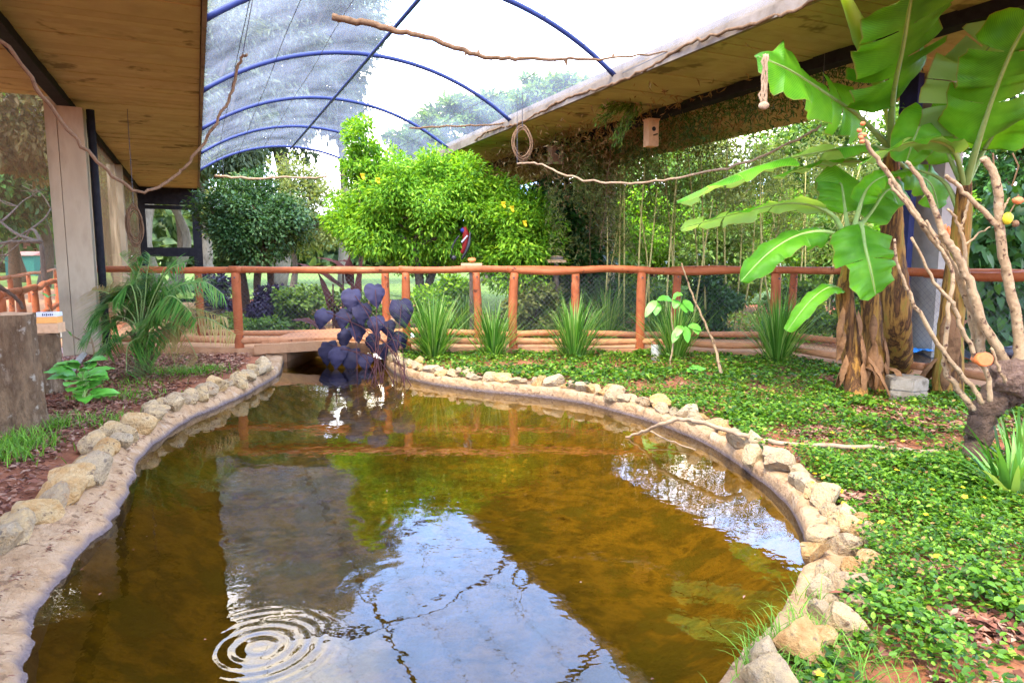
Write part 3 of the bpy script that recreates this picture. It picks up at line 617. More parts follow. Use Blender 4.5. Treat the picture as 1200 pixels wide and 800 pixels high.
obj('net_wall', bbox(11.56, 11.57, -5.2, -1.83, .1, ZS), M['sidenet'], pl)
df = obj('door_frame', join(bbox(24.5, 24.62, -1.62, -1.38, 0, ZS), bbox(24.5, 24.62, -.06, .20, 0, ZS), bbox(24.5, 24.62, -1.38, -.06, 3.15, ZS), bbox(24.5, 24.62, -1.38, -.06, 1.52, 1.80), bbox(24.5, 24.62, -1.38, -.06, 0, .16)), M['black'], pl)
obj('transom', bbox(24.49, 24.63, -1.60, .18, 3.0, 3.12), M['black'], df)

pr = empty('pavilion', B(10, 8, 0), 'concrete pavilion roof with vine-hung soffit and birdhouses on the garden side', 'pavilion')
slab_roof(pr, 5.0, 6.40, -1.0, 24.7, 5.0, 13)
slab_roof(pr, 6.50, 9.2, -1.0, 24.7, 5.0, 14)
obj('track', bbox(-1, 24.6, 6.38, 6.56, ZS-.12, ZS+.02), M['black'], pr)
obj('edge_trim', bbox(-1, 24.7, 4.95, 5.0, ZS-.02, ZS+.10), M['fascia'], pr)
obj('pillar', bbox(12.4, 12.75, 7.75, 8.1, -.1, ZS+.03), M['pillar'], pr)
obj('pillar', bbox(5.50, 5.85, 8.30, 8.62, -.1, ZS+.03), M['grey_conc'], pr)
for k in range(3): obj('sliding_post', bbox(5.72+k*.1, 5.80+k*.1, 8.02+.03*k, 8.12+.03*k, -.05, ZS+.02), M['navy'], pr)

# ================================================================== NETTING VAULT
va = empty('netting_vault', B(8, 2.58, ZS), 'barrel vault of blue pipe arches carrying fine bird netting above the pond', 'vault')
W0, W1, RISE = .16, 4.98, .80
def arch(w, t, lift=0.0):
    c = (W0+W1)/2; h = (W1-W0)/2; rad = (h*h+RISE*RISE)/(2*RISE); z = math.sqrt(max(rad*rad-(w-c)**2, 0))-(rad-RISE)
    return B(t, w, ZS+.10+z+lift)
for k in range(-1, 5):
    t = 7.7+3.2*k
    obj('arch', tube([arch(W0+(W1-W0)*i/28, t) for i in range(29)], .032, 10), M['pipe'], va, smooth=True)
obj('purlin', tube([arch(2.57, -1, -.05), arch(2.57, 20.6, -.05)], .028, 10), M['pipe'], va, smooth=True)
for w in (.62, 1.2, 1.85, 3.3, 3.95, 4.5): obj('wire', tube([arch(w, t+.01, -.012+.02*math.sin(t*1.3+w)) for t in np.linspace(-1, 20.5, 30)], .005, 5), M['wire'], va)
V = []; F = []; ts = np.linspace(-1, 20.6, 45); nw = 25
for i, t in enumerate(ts):
    sag = -.035*abs(math.sin((t-7.7)/3.2*math.pi))
    for j in range(nw): V.append(arch(W0+(W1-W0)*j/(nw-1), t, .036+sag*math.sin(math.pi*j/(nw-1))))
for i in range(len(ts)-1):
    for j in range(nw-1): F.append((i*nw+j, i*nw+j+1, (i+1)*nw+j+1, (i+1)*nw+j))
obj('net', (V, F), M['net'], va, smooth=True)
# ================================================================== TREES AND SHRUBS
def crown_leaves(rs, ctr, rad, nl, clumps, cr, droop, shell=.45, flat=.7):
    c = nrm(rs.normal(size=(clumps, 3)))*(shell+(1-shell)*rs.rand(clumps, 1)**.6)*np.asarray(rad)+ctr
    sz = cr*(.55+.9*rs.rand(clumps)); wts = sz**2; idx = rs.choice(clumps, nl, p=wts/wts.sum())
    g = rs.normal(size=(nl, 3)); g = nrm(g)*(rs.rand(nl, 1)**.45)
    pos = c[idx]+g*np.stack([sz[idx], sz[idx], sz[idx]*flat], 1)
    out = nrm(pos-np.asarray(ctr)); d = nrm(out*.5+nrm(g)*.6+rs.normal(0, .55, (nl, 3))+[0, 0, -droop])
    up = nrm(out*.6+rs.normal(0, .45, (nl, 3))+[0, 0, .8])
    return c, pos, d, up
def tree(name, label, base, ctr_z, rad, nl, L, W, mat, tmat, tr, clumps=40, cr=.5, seed=0, group=None, droop=.35, off=(0, 0), stems=1, cat='tree', tpl=T_OVAL, limbs=12, shell=.45, flat=.7, lean=0.0, spread=.0):
    rs = np.random.RandomState(seed); b = np.array([base[0], base[1], 0.0]); ctr = np.array([base[0]+off[0], base[1]+off[1], ctr_z])
    e = empty(name, b, label, cat, group)
    c, pos, d, up = crown_leaves(rs, ctr, rad, nl, clumps, cr, droop, shell, flat)
    Ls = L*(.6+.8*rs.rand(nl)); tag(link('crown', leaves('crown', pos, d, up, Ls, Ls*W/L, mat, tpl), e))
    parts = []
    for s in range(stems):
        o = np.array([math.cos(s*2.4+seed), math.sin(s*2.4+seed), 0])*spread*(s > 0 or stems > 1)
        fork = ctr+[0, 0, -rad[2]*.55]+o*1.6; fork[2] = max(fork[2], ctr_z*.35)
        p0 = b+o+[0, 0, -.1]; mid = (p0+fork)/2+rs.normal(0, 1, 3)*[tr*1.6, tr*1.6, 0]+[lean, 0, 0]
        parts.append(tube(spline([p0, mid, fork], 5), [tr*1.25, tr*.9, tr*.72], 9, rough=.08, seed=seed+s))
        for k in range(limbs//stems):
            t = c[rs.randint(len(c))]; m1 = fork*.45+t*.55+rs.normal(0, .10, 3)*np.asarray(rad)+[0, 0, .08*rad[2]]
            parts.append(tube(spline([fork, m1, t], 4), [tr*.50, tr*.30, tr*.10], 6, rough=.1, seed=seed+k+9))
    obj('trunk', join(*parts), tmat, e, smooth=True); return e
X = lambda px, Y: (px-600)/800*Y/.985

# the bright tree behind the walkway, with orange blossoms
bt = tree('bright_tree', 'bright lime-green leafy tree with a few orange blossoms behind the bridge railing', (X(500, 13.6), 13.6), 2.35, (1.85, 1.3, 1.2), 60000, .085, .030, M['lf_bright'], M['bark'], .09, clumps=150, cr=.36, seed=2, off=(.0, 0), stems=3, spread=.3, limbs=30, shell=.35, droop=.5)
rs = np.random.RandomState(77)
for k in (0, 1, 2, 3, 8):
    p = P(*[(425, 207), (443, 212), (590, 240), (600, 245), (480, 222), (560, 205), (470, 165), (439, 306), (615, 262)][k], 12.35)
    obj('blossom', (lambda q: q)(join(tube([p, p+[.0, -.01, .05]], [.03, .045], 6), tube([p, p+[.03, -.03, -.05]], [.03, .02], 6))), M['yellow'], bt)
tree('bright_shrub', 'tall light sprig of lime-green foliage rising above the bright tree', (X(425, 13.2), 13.2), 3.3, (.30, .3, 1.0), 3600, .085, .032, M['lf_bright'], M['bark'], .03, clumps=22, cr=.18, seed=6, limbs=10, cat='shrub', off=(.05, 0))
tree('bright_shrub', 'lime-green shrub lapping against the dark ivy mound at the walkway', (X(610, 13.0), 13.0), 1.75, (.75, .7, .9), 12000, .085, .032, M['lf_bright'], M['bark'], .03, clumps=40, cr=.33, seed=8, limbs=10, cat='shrub')
tree('evergreen_tree', 'rounded dark-green small-leaved tree with several stems beside the door frame', (X(308, 17.5), 17.5), 2.35, (1.45, 1.2, 1.1), 24000, .085, .045, M['lf_dark'], M['dark_bark'], .10, clumps=80, cr=.42, seed=3, stems=4, spread=.35, limbs=24, droop=.2, shell=.4)
tree('olive_tree', 'olive-yellow feathery tree crown rising behind the rounded dark evergreen', (X(345, 26), 26), 3.3, (3.2, 1.6, 1.6), 15000, .14, .06, M['lf_olive'], M['bark'], .12, clumps=60, cr=.6, seed=4, limbs=14)
tree('ivy_mound', 'dense dark ivy mound under the pavilion roof beside the concrete column', (X(655, 14.4), 14.4), 1.55, (.80, .7, 1.55), 11000, .11, .08, M['lf_ivy'], M['dark_bark'], .05, clumps=60, cr=.35, seed=5, limbs=8, cat='shrub', tpl=T_HEART, droop=.7)
# far trees
tree('gum_tree', 'huge grey-green gum tree towering behind the netting vault', (X(330, 36), 36), 12.3, (5.2, 4, 6.2), 42000, .32, .11, M['lf_grey'], M['pale_trunk'], .40, clumps=130, cr=1.15, seed=21, droop=.9, limbs=40, shell=.3)
tree('gum_tree', 'grey-green gum tree crown just right of the tallest one, with ragged outline', (X(405, 39), 39), 13.2, (2.6, 2.5, 4.2), 12000, .32, .11, M['lf_grey'], M['pale_trunk'], .25, clumps=45, cr=.9, seed=22, droop=.9, limbs=20, shell=.3)
tree('gum_tree', 'grey-green gum tree behind the pavilion eave and end arches', (X(250, 32), 32), 9.0, (3.4, 3, 4.5), 20000, .30, .11, M['lf_grey'], M['pale_trunk'], .28, clumps=70, cr=1.0, seed=23, droop=.9, limbs=24)
FL = 'far spreading trees beyond the right roof'
tree('spreading_tree', 'flat-topped light green tree with orange flowers far behind the vault end', (X(570, 42), 42), 8.4, (5.2, 4, 2.2), 26000, .36, .16, M['lf_mid'], M['bark'], .3, clumps=90, cr=.9, seed=24, flat=.4, limbs=20)
tree('spreading_tree', 'tall flat-crowned tree rising over the right roof edge', (X(645, 46), 46), 10.8, (5.2, 4, 2.2), 26000, .38, .17, M['lf_mid'], M['bark'], .3, clumps=70, cr=.9, seed=25, flat=.4, limbs=20)
tree('spreading_tree', 'sparse flat-crowned tree peeping over the roof edge beside the tall one', (X(740, 50), 50), 9.6, (4.4, 4, 1.6), 12000, .34, .12, M['lf_olive'], M['bark'], .3, clumps=36, cr=.9, seed=26, flat=.4, limbs=20)
# garden trees seen under the right roof
tree('garden_tree', 'yellow-green garden tree between the concrete column and the bamboo', (X(745, 22), 22), 3.4, (2.3, 1.8, 1.9), 14000, .17, .08, M['lf_mid'], M['bark'], .18, clumps=60, cr=.6, seed=31, limbs=16)
tree('garden_tree', 'mottled green garden tree with leaning trunk behind the bamboo', (X(840, 25), 25), 3.9, (3.0, 2, 1.9), 15000, .17, .08, M['lf_olive'], M['bark'], .22, clumps=60, cr=.65, seed=32, limbs=18, lean=.4)
tree('garden_tree', 'wide green garden tree behind the banana leaves', (X(960, 21), 21), 3.9, (2.6, 2, 2.1), 16000, .16, .08, M['lf_mid'], M['bark'], .2, clumps=60, cr=.6, seed=33, limbs=16)
tree('garden_tree', 'green garden tree glimpsed beside the navy sliding posts', (X(1085, 19), 19), 3.6, (2.3, 2, 2.6), 13000, .16, .08, M['lf_mid'], M['bark'], .2, clumps=60, cr=.6, seed=34, limbs=16)
tree('garden_tree', 'deep green garden tree at the corner behind the climbing vine', (X(1230, 15), 15), 3.2, (2.4, 2, 2.6), 11000, .16, .08, M['lf_ivy'], M['bark'], .2, clumps=60, cr=.6, seed=35, limbs=12)
tree('garden_tree', 'pale slim garden tree on the lawn behind the yellow culms', (X(768, 30), 30), 2.6, (1.5, 1.3, 1.1), 6000, .15, .07, M['lf_olive'], M['pale_trunk'], .14, clumps=30, cr=.5, seed=36, limbs=10)
# park trees on the left, outside the pavilion
LG = 'park trees outside the pavilion'
for k, (px, Y, cz, rad, mat, lab, tr_) in enumerate([
        (-60, 24, 7.5, (5.0, 3.5, 4.8), 'lf_mid', 'leafy park tree with light green crown left of the concrete pillar', .25),
        (12, 24, 4.4, (2.8, 2.4, 1.7), 'lf_ivy', 'dark broad park tree with thick trunk seen left of the pillar', .34),
        (28, 33, 9.5, (5.0, 3.4, 6.0), 'lf_olive', 'olive park tree with straight trunk on the outer lawn', .22),
        (40, 41, 6.5, (3.6, 3, 3.0), 'lf_mid', 'tall park tree with slim forked trunk near the green shed', .24),
        (60, 34, 5.6, (3.2, 3, 2.6), 'lf_olive', 'far park tree just beside the concrete pillar', .28),
        (-10, 56, 7.0, (5.0, 3, 3.6), 'lf_far', 'large far park tree closing the lawn', .35),
        (150, 38, 10, (5.0, 3.5, 6.5), 'lf_olive', 'olive park tree behind the brown net wall', .25)]):
    tree('park_tree', lab, (X(px, Y), Y), cz, rad, 13000, .25, .12, M[mat], M['dark_bark'] if k in (1, 2, 3) else M['bark'], tr_, clumps=45, cr=.8, seed=60+k, group=LG, limbs=14)
for k, (px, Y, cz, rad, mat, lab) in enumerate([
        (690, 17.0, 1.5, (1.1, .8, 1.3), 'lf_mid', 'tall leafy garden shrub right behind the concrete column'),
        (760, 18.0, 1.7, (1.2, .8, 1.4), 'lf_bright', 'light green garden shrub beyond the first yellow culms'),
        (835, 17.0, 1.5, (1.2, .8, 1.3), 'lf_mid', 'mid-green garden shrub hiding part of the white building'),
        (900, 18.5, 1.8, (1.3, .8, 1.5), 'lf_bright', 'fresh yellow-green garden shrub behind the long banana leaves'),
        (985, 16.0, 1.5, (1.2, .8, 1.3), 'lf_mid', 'leafy garden shrub behind the small banana plant'),
        (1060, 15.0, 1.6, (1.1, .8, 1.5), 'lf_bright', 'bright garden shrub beside the navy sliding posts')]):
    tree('garden_shrub', lab, (X(px, Y), Y), cz, rad, 9000, .11, .055, M[mat], M['bark'], .05, clumps=50, cr=.36, seed=210+k, group='shrubs in the garden behind the bamboo', limbs=12, cat='shrub')
tree('park_tree', 'drooping brownish-olive canopy hanging beyond the pavilion roof end left of the pillar', (X(-40, 17), 17), 6.2, (3.8, 1.8, 3.0), 26000, .17, .08, M['lf_dryolive'], M['bark'], .16, clumps=80, cr=.6, seed=231, group=LG, limbs=16, off=(1.0, 0))
# white trunks behind the door frame, and a bare pale tree outside
for k, (px, Y, lab) in enumerate([(192, 30, 'thick pale-barked tree seen through the door frame'), (203, 33, 'slim pale-barked tree seen through the door frame behind the thick one'), (216, 36, 'brown forked tree seen through the right of the door frame')]):
    tree('pale_tree', lab, (X(px, Y), Y), 5.4+.4*k, (2.4, 2, 1.9), 5000, .2, .09, M['lf_olive'], M['pale_trunk'] if k < 2 else M['bark'], (.30, .2, .22)[k], clumps=26, cr=.7, seed=80+k, limbs=14, group='trees behind the door frame')
rs = np.random.RandomState(90); parts = []
b0 = np.array([X(66, 19), 19, 0.0])
def fork(p, d, L, r, lv):
    q = p+d*L; parts.append(tube(spline([p, (p+q)/2+rs.normal(0, .05, 3)*L, q], 3), [r, r*.6], 5))
    if lv:
        for _ in range(3): fork(q*1.0, nrm(d+rs.normal(0, .55, 3)+[-.15, 0, .02]), L*.72, r*.6, lv-1)
fork(b0, np.array([-.05, 0, 1.0]), 1.9, .09, 4)
bt2 = empty('bare_tree', b0, 'leafless pale twiggy tree outside the pavilion left of the pillar', 'tree'); obj('trunk', join(*parts), M['bark'], bt2, smooth=True)
# far wood closing the horizon
rs = np.random.RandomState(91); nl = 46000
th = rs.uniform(-1.15, 1.05, nl); rr = 85+rs.rand(nl)*35; hh = (6.5+2.5*np.sin(th*9)+2*np.sin(th*23+1))
pos = np.stack([np.sin(th)*rr, np.cos(th)*rr, rs.rand(nl)**.7*hh], 1)
tag(link('far_wood', leaves('far_wood', pos, nrm(rs.normal(size=(nl, 3))), nrm(rs.normal(size=(nl, 3))+[0, -.5, .6]), 1.3+rs.rand(nl)*.8, .9, M['lf_far'], T_OVAL)), 'distant belt of green woodland closing the horizon', 'woodland', kind='stuff')

# low garden planting behind the walkway
for k, (px, Y, z, rad, mat, lab) in enumerate([
        (262, 13.6, .62, (.36, .35, .55), 'lf_purple', 'dark grey-purple upright shrub beside the inner path'),
        (325, 14.6, .45, (.50, .4, .38), 'lf_purple', 'low violet-black bushy shrub by the far pool'),
        (290, 12.6, .16, (.62, .35, .16), 'lf_mid', 'low green mat shrub at the foot of the purple shrubs'),
        (360, 14.2, .50, (.5, .4, .45), 'lf_mid', 'fresh green low shrub under the dark evergreen tree'),
        (420, 12.6, .50, (.45, .35, .42), 'lf_mid', 'green leafy undergrowth behind the purple taro'),
        (520, 12.5, .62, (.55, .4, .55), 'lf_bright', 'bright undergrowth between the posts behind the first strap-leaf clumps'),
        (625, 12.6, .55, (.50, .4, .48), 'lf_olive', 'yellowish scrambling undergrowth beside the ivy mound'),
        (705, 13.2, .55, (.55, .4, .5), 'lf_ivy', 'dark undergrowth at the foot of the concrete column'),
        (830, 12.6, .60, (.62, .45, .55), 'lf_ivy', 'deep green broad-leaved undergrowth among the yellow culms'),
        (930, 12.2, .55, (.62, .45, .5), 'lf_mid', 'green undergrowth behind the corner posts'),
        (1010, 10.6, .45, (.55, .35, .42), 'lf_mid', 'green undergrowth behind the cut banana stems'),
        (770, 14.8, .5, (.8, .5, .42), 'lf_mid', 'rounded green shrub on the lawn behind the culms')]):
    tree('low_shrub', lab, (X(px, Y), Y), z, rad, 2600, .085, .055, M[mat], M['dark_bark'], .02, clumps=26, cr=.2, seed=110+k, limbs=7, cat='shrub', group='low planting behind the walkway', tpl=T_OVAL)

# bamboo curtain under the right roof
rs = np.random.RandomState(120)
bm_ = empty('bamboo_clump', P(830, 400, 12.4)*[1, 1, 0], 'airy bamboo thicket with thin yellow culms behind the railing', 'bamboo')
tips = []
for k in range(26):
    px = 700+k*10.5+rs.normal(0, 5); Y = 12.1+rs.rand()*1.3; b = np.array([X(px, Y), Y, -.05]); h = 2.4+rs.rand()*1.3
    t = b+[rs.normal(0, .25), rs.normal(0, .2), h]; m_ = (b+t)/2+[rs.normal(0, .06), 0, 0]
    obj('culm', tube(spline([b, m_, t], 5), [.018, .015, .007], 6), M['culm'], bm_, smooth=True); tips.append((b, t))
nl = 30000; px = rs.uniform(640, 1010, nl); Y = rs.uniform(11.9, 14.2, nl)
zc = 1.2+2.5*rs.beta(2.2, 1.5, nl)
cl = (np.sin(px*.09+zc*3)+np.sin(px*.041-zc*5+Y*3)+np.sin(px*.17+Y*4)) > -.35
px, Y, zc = px[cl], Y[cl], zc[cl]; nl = len(px)
pos = np.stack([(px-600)/800*Y/.985, Y, zc], 1)
link('foliage', leaves('foliage', pos, nrm(rs.normal(size=(nl, 3))*[1, 1, .6]+[0, 0, -.8]), nrm(rs.normal(size=(nl, 3))+[0, -.3, .4]), .085+.05*rs.rand(nl), .016, M['lf_olive'], T_DIA), bm_)
# dry vine mass hanging from the right soffit
dv = empty('dry_vine', B(11.5, 7.6, ZS), 'brown dry vine mass hanging from the soffit around the concrete column', 'vine')
nl = 11000; tt = rs.normal(11.9, 2.0, nl); ww = rs.normal(7.0, .75, nl); hang = rs.exponential(.30, nl)*np.exp(-((tt-12.2)/2.2)**2)*1.5
near_col = rs.rand(nl) < .28; tt = np.where(near_col, rs.normal(12.5, .45, nl), tt); ww = np.where(near_col, rs.normal(7.75, .24, nl), ww); hang = np.where(near_col, rs.rand(nl)**2.2*2.4, hang)
pos = np.array([B(a, b, ZS-.03-c) for a, b, c in zip(tt, np.clip(ww, 5.2, 9.1), np.minimum(hang, 3.2))])
link('dry_leaves', leaves('dry_leaves', pos, nrm(rs.normal(size=(nl, 3))*[1, 1, .5]+[0, 0, -.9]), nrm(rs.normal(size=(nl, 3))), .09+.05*rs.rand(nl), .018, M['lf_dry'], T_DIA), dv)
pt = []
for k in range(34):
    t, w = rs.normal(12.4, 1.3), rs.normal(7.4, .6); a = B(t, w, ZS); L_ = .5+rs.rand()*2.2
    pt.append(tube(wobble([a, a+[rs.normal(0, .12), 0, -L_*.5], a+[rs.normal(0, .2), 0, -L_]], .012, k, 5), [.008, .005], 4))
obj('stem', join(*pt), M['vine'], dv)
dk = empty('hanging_creeper', B(8.2, 6.8, ZS), 'dark leafy creeper trailing along the black track of the right soffit', 'vine')
nl = 2800; tt = rs.uniform(5.2, 11.5, nl); ww = 6.55+np.abs(rs.normal(0, .5, nl)); hang = rs.rand(nl)**2*.65*(0.4+.6*np.sin(tt*2.1)**2)
pos = np.array([B(a, b, ZS-.04-c) for a, b, c in zip(tt, ww, hang)])
link('foliage', leaves('foliage', pos, nrm(rs.normal(size=(nl, 3))+[0, 0, -.8]), nrm(rs.normal(size=(nl, 3))), .085, .018, M['lf_ivy'], T_DIA), dk)
sp_ = empty('bamboo_sprig', B(9.0, 5.6, ZS), 'fresh green bamboo sprigs drooping below the right roof edge', 'bamboo')
pos = []; dirs = []; parts = []
for (ax_, ay, bx2, by2) in [(742, 118, 700, 140), (742, 118, 722, 165), (745, 122, 708, 125), (750, 118, 732, 150)]:
    a = P(ax_, ay, 10.2); b = P(bx2, by2, 10.0); parts.append(tube(spline([a, (a+b)/2+[0, 0, .05], b], 4), .004, 4))
    for k in range(110):
        f = rs.rand(); pos.append(a+(b-a)*f+rs.normal(0, .04, 3)); dirs.append(nrm(b-a)+rs.normal(0, .5, 3)+[0, 0, -.4])
parts.append(tube([P(742, 118, 10.2), P(790, 100, 10.3)+[0, 0, .12]], .006, 4))
obj('twig', join(*parts), M['vine'], sp_); link('foliage', leaves('foliage', pos, dirs, rs.normal(size=(len(pos), 3)), .10, .018, M['lf_mid'], T_DIA), sp_)
# climbing vine on the net at the right edge
cv = empty('climbing_vine', (X(1190, 9.6), 9.6, 0), 'dark glossy big-leaved climber covering the net behind the fruit-laden shrub', 'vine')
nl = 5200; px = rs.uniform(1105, 1330, nl); zc = rs.rand(nl)*3.1; keep_ = (zc < 2.9-.5*np.sin(px*.05)) & ((px > 1140) | (zc < 2.0)); px, zc = px[keep_], zc[keep_]; nl = len(px); Y = 9.6+rs.normal(0, .22, nl)
pos = np.stack([(px-600)/800*Y/.985, Y, zc], 1)
link('foliage', leaves('foliage', pos, nrm(rs.normal(0, .5, (nl, 3))+[0, -.35, -.9]), nrm(rs.normal(0, .4, (nl, 3))+[0, -1, .6]), .12+.07*rs.rand(nl), .11, M['lf_ivy'], T_HEART), cv)
obj('stem', join(*[tube(wobble([(X(p, 9.7), 9.7, -.05), (X(p+5, 9.7), 9.7, 1.5), (X(p-4, 9.7), 9.7, 2.9)], .03, p, 5), .012, 5) for p in range(1145, 1300, 22)]), M['vine'], cv)

# ================================================================== STRAP-LEAF CLUMPS BESIDE THE RAILING
def strap(px, py, h, spread, nb, label, seed, w=.018, mat='lf_strap', group='strap-leaf clumps along the walkway', Y=None):
    nb = int(nb*1.35); rs = np.random.RandomState(seed); b = G(px, py) if Y is None else np.array([X(px, Y), Y, 0])
    e = empty('strap_leaf_clump', b, label, 'plant', group)
    a = rs.rand(nb)*6.283; r = np.abs(rs.normal(0, .07, nb)); base = b+np.stack([np.cos(a)*r, np.sin(a)*r, 0*a], 1)
    nb_=nb; tilt = np.abs(rs.normal(0, spread*1.15, nb)); d = np.stack([np.cos(a)*np.sin(tilt), np.sin(a)*np.sin(tilt), np.cos(tilt)], 1)
    link('foliage', blades('foliage', base, d, 1.35*h*(.5+.6*rs.rand(nb)), w*(.7+.5*rs.rand(nb)), M[mat], bend=.30, seed=seed), e); return e
strap(508, 421, .82, .42, 300, 'large strap-leaf clump beside the purple taro', 1)
strap(578, 420, .72, .36, 200, 'strap-leaf clump just left of a front railing post, second from the taro', 2)
strap(672, 422, .80, .38, 230, 'strap-leaf clump midway between two front posts, short of the white pot', 3)
strap(790, 424, .78, .34, 230, 'strap-leaf clump behind the sapling, beside the white pot', 4)
strap(910, 428, .86, .34, 260, 'strap-leaf clump at the corner of the railing beside the logs', 5)
strap(545, 0, .85, .40, 150, 'paler strap-leaf clump behind the railing near the taro', 6, Y=12.3)
strap(712, 0, .9, .40, 180, 'tall strap-leaf clump behind the railing under the yellow culms', 7, Y=12.2)
strap(770, 0, .8, .40, 140, 'thin strap-leaf clump behind the railing beyond the white pot', 8, Y=12.4)
strap(1188, 583, .34, .80, 70, 'broad strappy plant with yellowing leaves at the foot of the gnarled shrub', 9, w=.042, group='strappy plants')
strap(1196, 560, .40, .55, 40, 'upright strappy plant rising behind the yellowing one', 10, w=.035, group='strappy plants')

# ================================================================== BIG SHAPED LEAVES (taro, canna, banana)
def big_leaf(name, mid, halfw, mat, parent, shape='banana', fold=.25, droop=.35, nl=22, nc=5, tears=(), seed=0, up=(0, -.3, 1), wave=.02):
    """A blade either side of a curved midrib; tears = positions where the margin is split."""
    rs = np.random.RandomState(seed); c = spline(mid, 8); s = np.concatenate([[0], np.cumsum(np.linalg.norm(np.diff(c, axis=0), axis=1))]); s /= s[-1]
    u = sorted(set(np.round(np.linspace(0, 1, nl), 4)) | set(t+e for t in tears for e in (-.004, .004))); u = np.clip(np.array(u), 0, 1)
    cc = np.stack([np.interp(u, s, c[:, k]) for k in range(3)], 1); tg = nrm(np.gradient(cc, axis=0))
    sd_ = nrm(np.cross(tg, np.asarray(up, float))); nn = nrm(np.cross(sd_, tg))
    if shape == 'banana': wv = np.minimum(1, (u/.10)**.6)*np.where(u > .62, np.sqrt(np.clip(1-((u-.62)/.38)**2, 0, 1)), 1.0)
    elif shape == 'heart': wv = np.where(u < .30, np.clip(.35+.65*np.sqrt(np.clip(u/.30, 0, 1)), 0, 1), 1-np.clip((u-.30)/.70, 0, 1)**1.7)
    else: wv = np.sin(np.pi*np.clip(u, 0, 1)**.8)**.75
    V, F, UV = [], [], []; K = 2*nc+1
    jit = {}; grp = 0; drp = []
    for i in range(len(u)):
        if any(abs(u[i]-(t+.004)) < 1e-6 for t in tears): grp += 1
        jit.setdefault(grp, (rs.normal(0, .22), rs.normal(0, .22))); drp.append(jit[grp])
    for i in range(len(u)):
        for k in range(-nc, nc+1):
            v = k/nc; av = abs(v); sg = 0 if k < 0 else 1
            ang = fold-(droop+drp[i][sg]*(1 if tears else .2))*av**1.3
            w = wv[i]*halfw*av
            ph = math.sin(u[i]*26+seed+sg*2)*wave*av*av+math.sin(u[i]*61+seed*3)*wave*.4*av
            V.append(cc[i]+sd_[i]*(math.copysign(1, v) if v else 0)*w*math.cos(ang)+nn[i]*(w*math.sin(ang)+ph*halfw*4)-tg[i]*(-.12 if shape == 'banana' else (.75*max(0, 1-u[i]/.42) if shape == 'heart' else 0))*w); UV.append((u[i], v))
    for i in range(len(u)-1):
        gap = any(abs(u[i]-(t-.004)) < 1e-6 and abs(u[i+1]-(t+.004)) < 1e-6 for t in tears)
        for k in range(K-1):
            if gap and (k < nc-1 or k >= nc+1): continue
            F.append((i*K+k, i*K+k+1, (i+1)*K+k+1, (i+1)*K+k))
    me = mesh(name, V, F, mat, smooth=True); lay_ = me.uv_layers.new(name='UVMap')
    idx = np.empty(len(me.loops), np.int32); me.loops.foreach_get('vertex_index', idx)
    lay_.data.foreach_set('uv', np.asarray(UV, np.float32)[idx].ravel())
    o = link(name, me, parent); return o

# purple taro by the bridge
rs = np.random.RandomState(140)
ta = empty('taro', G(452, 452, -.08), 'purple-black elephant-ear taro with drooping heart leaves beside the bridge', 'plant')
for k, (px, py, L_, rot) in enumerate([(412, 350, .34, -.2), (440, 345, .36, .4), (425, 366, .34, -.1), (471, 365, .42, .6), (404, 372, .32, -.6), (380, 373, .30, -.9), (421, 388, .32, .0), (437, 400, .30, .2),
        (455, 385, .28, .5), (462, 400, .30, .3), (384, 412, .36, -.15), (396, 417, .34, -.4), (412, 420, .36, -.1), (429, 424, .27, .1), (436, 402, .28, .2), (441, 380, .3, .1), (470, 398, .28, .9), (405, 395, .32, -.5), (467, 425, .26, .8), (448, 412, .26, .5)]):
    L_ *= 1.02; Y = 9.75+rs.normal(0, .13); tip = P(px+rot*4, py+L_*26, Y-.05); top = P(px-rot*3, py-L_*30, Y+.06)
    d = top-tip; tip = top-d/np.linalg.norm(d)*L_; mid_ = (top+tip)/2+[0, -.06, .03]
    lf = big_leaf('leaf', [top, mid_, tip], L_*.42, M['taro'], ta, 'heart', fold=.22, droop=.35, nl=16, nc=4, seed=k, up=(rs.normal(0, .35), -1, .55))
    b = G(446+rs.normal(0, 16), 450+rs.normal(0, 3), -.10); j = top*.8+tip*.2
    obj('stalk', tube(spline([b, (b+j)/2+[(j-b)[0]*-.15, 0, .12], j+[0, .02, .04], j], 5), [.006, .004], 6), M['canna'], lf, smooth=True)
# canna behind the railing
ca = empty('canna', (X(400, 12.3), 12.3, 0), 'bronze-leaved canna standing behind the railing next to the purple taro', 'plant')
for k, (a, b, w) in enumerate([((385, 390), (340, 375), .11), ((400, 395), (372, 318), .10), ((410, 390), (400, 345), .10), ((420, 392), (412, 330), .11), ((405, 392), (440, 352), .11), ((395, 400), (352, 400), .10), ((415, 380), (425, 300), .10), ((405, 340), (345, 308), .10), ((410, 335), (410, 295), .10), ((415, 325), (372, 302), .085), ((418, 320), (396, 306), .09)]):
    Y = 12.3+.1*math.sin(k*2); p, q_ = P(*a, Y), P(*b, Y-.1); big_leaf('leaf', [p, (p+q_)/2+[0, 0, .09], q_], w, M['canna'], ca, 'lance', fold=.3, droop=.2, nl=12, nc=3, seed=k+40)
for p, h in ((392, 1.0), (404, 1.25), (416, 1.3)): obj('stem', tube([(X(p, 12.3), 12.3, -.03), (X(p+2, 12.3), 12.3, h)], .014, 6), M['canna'], ca)

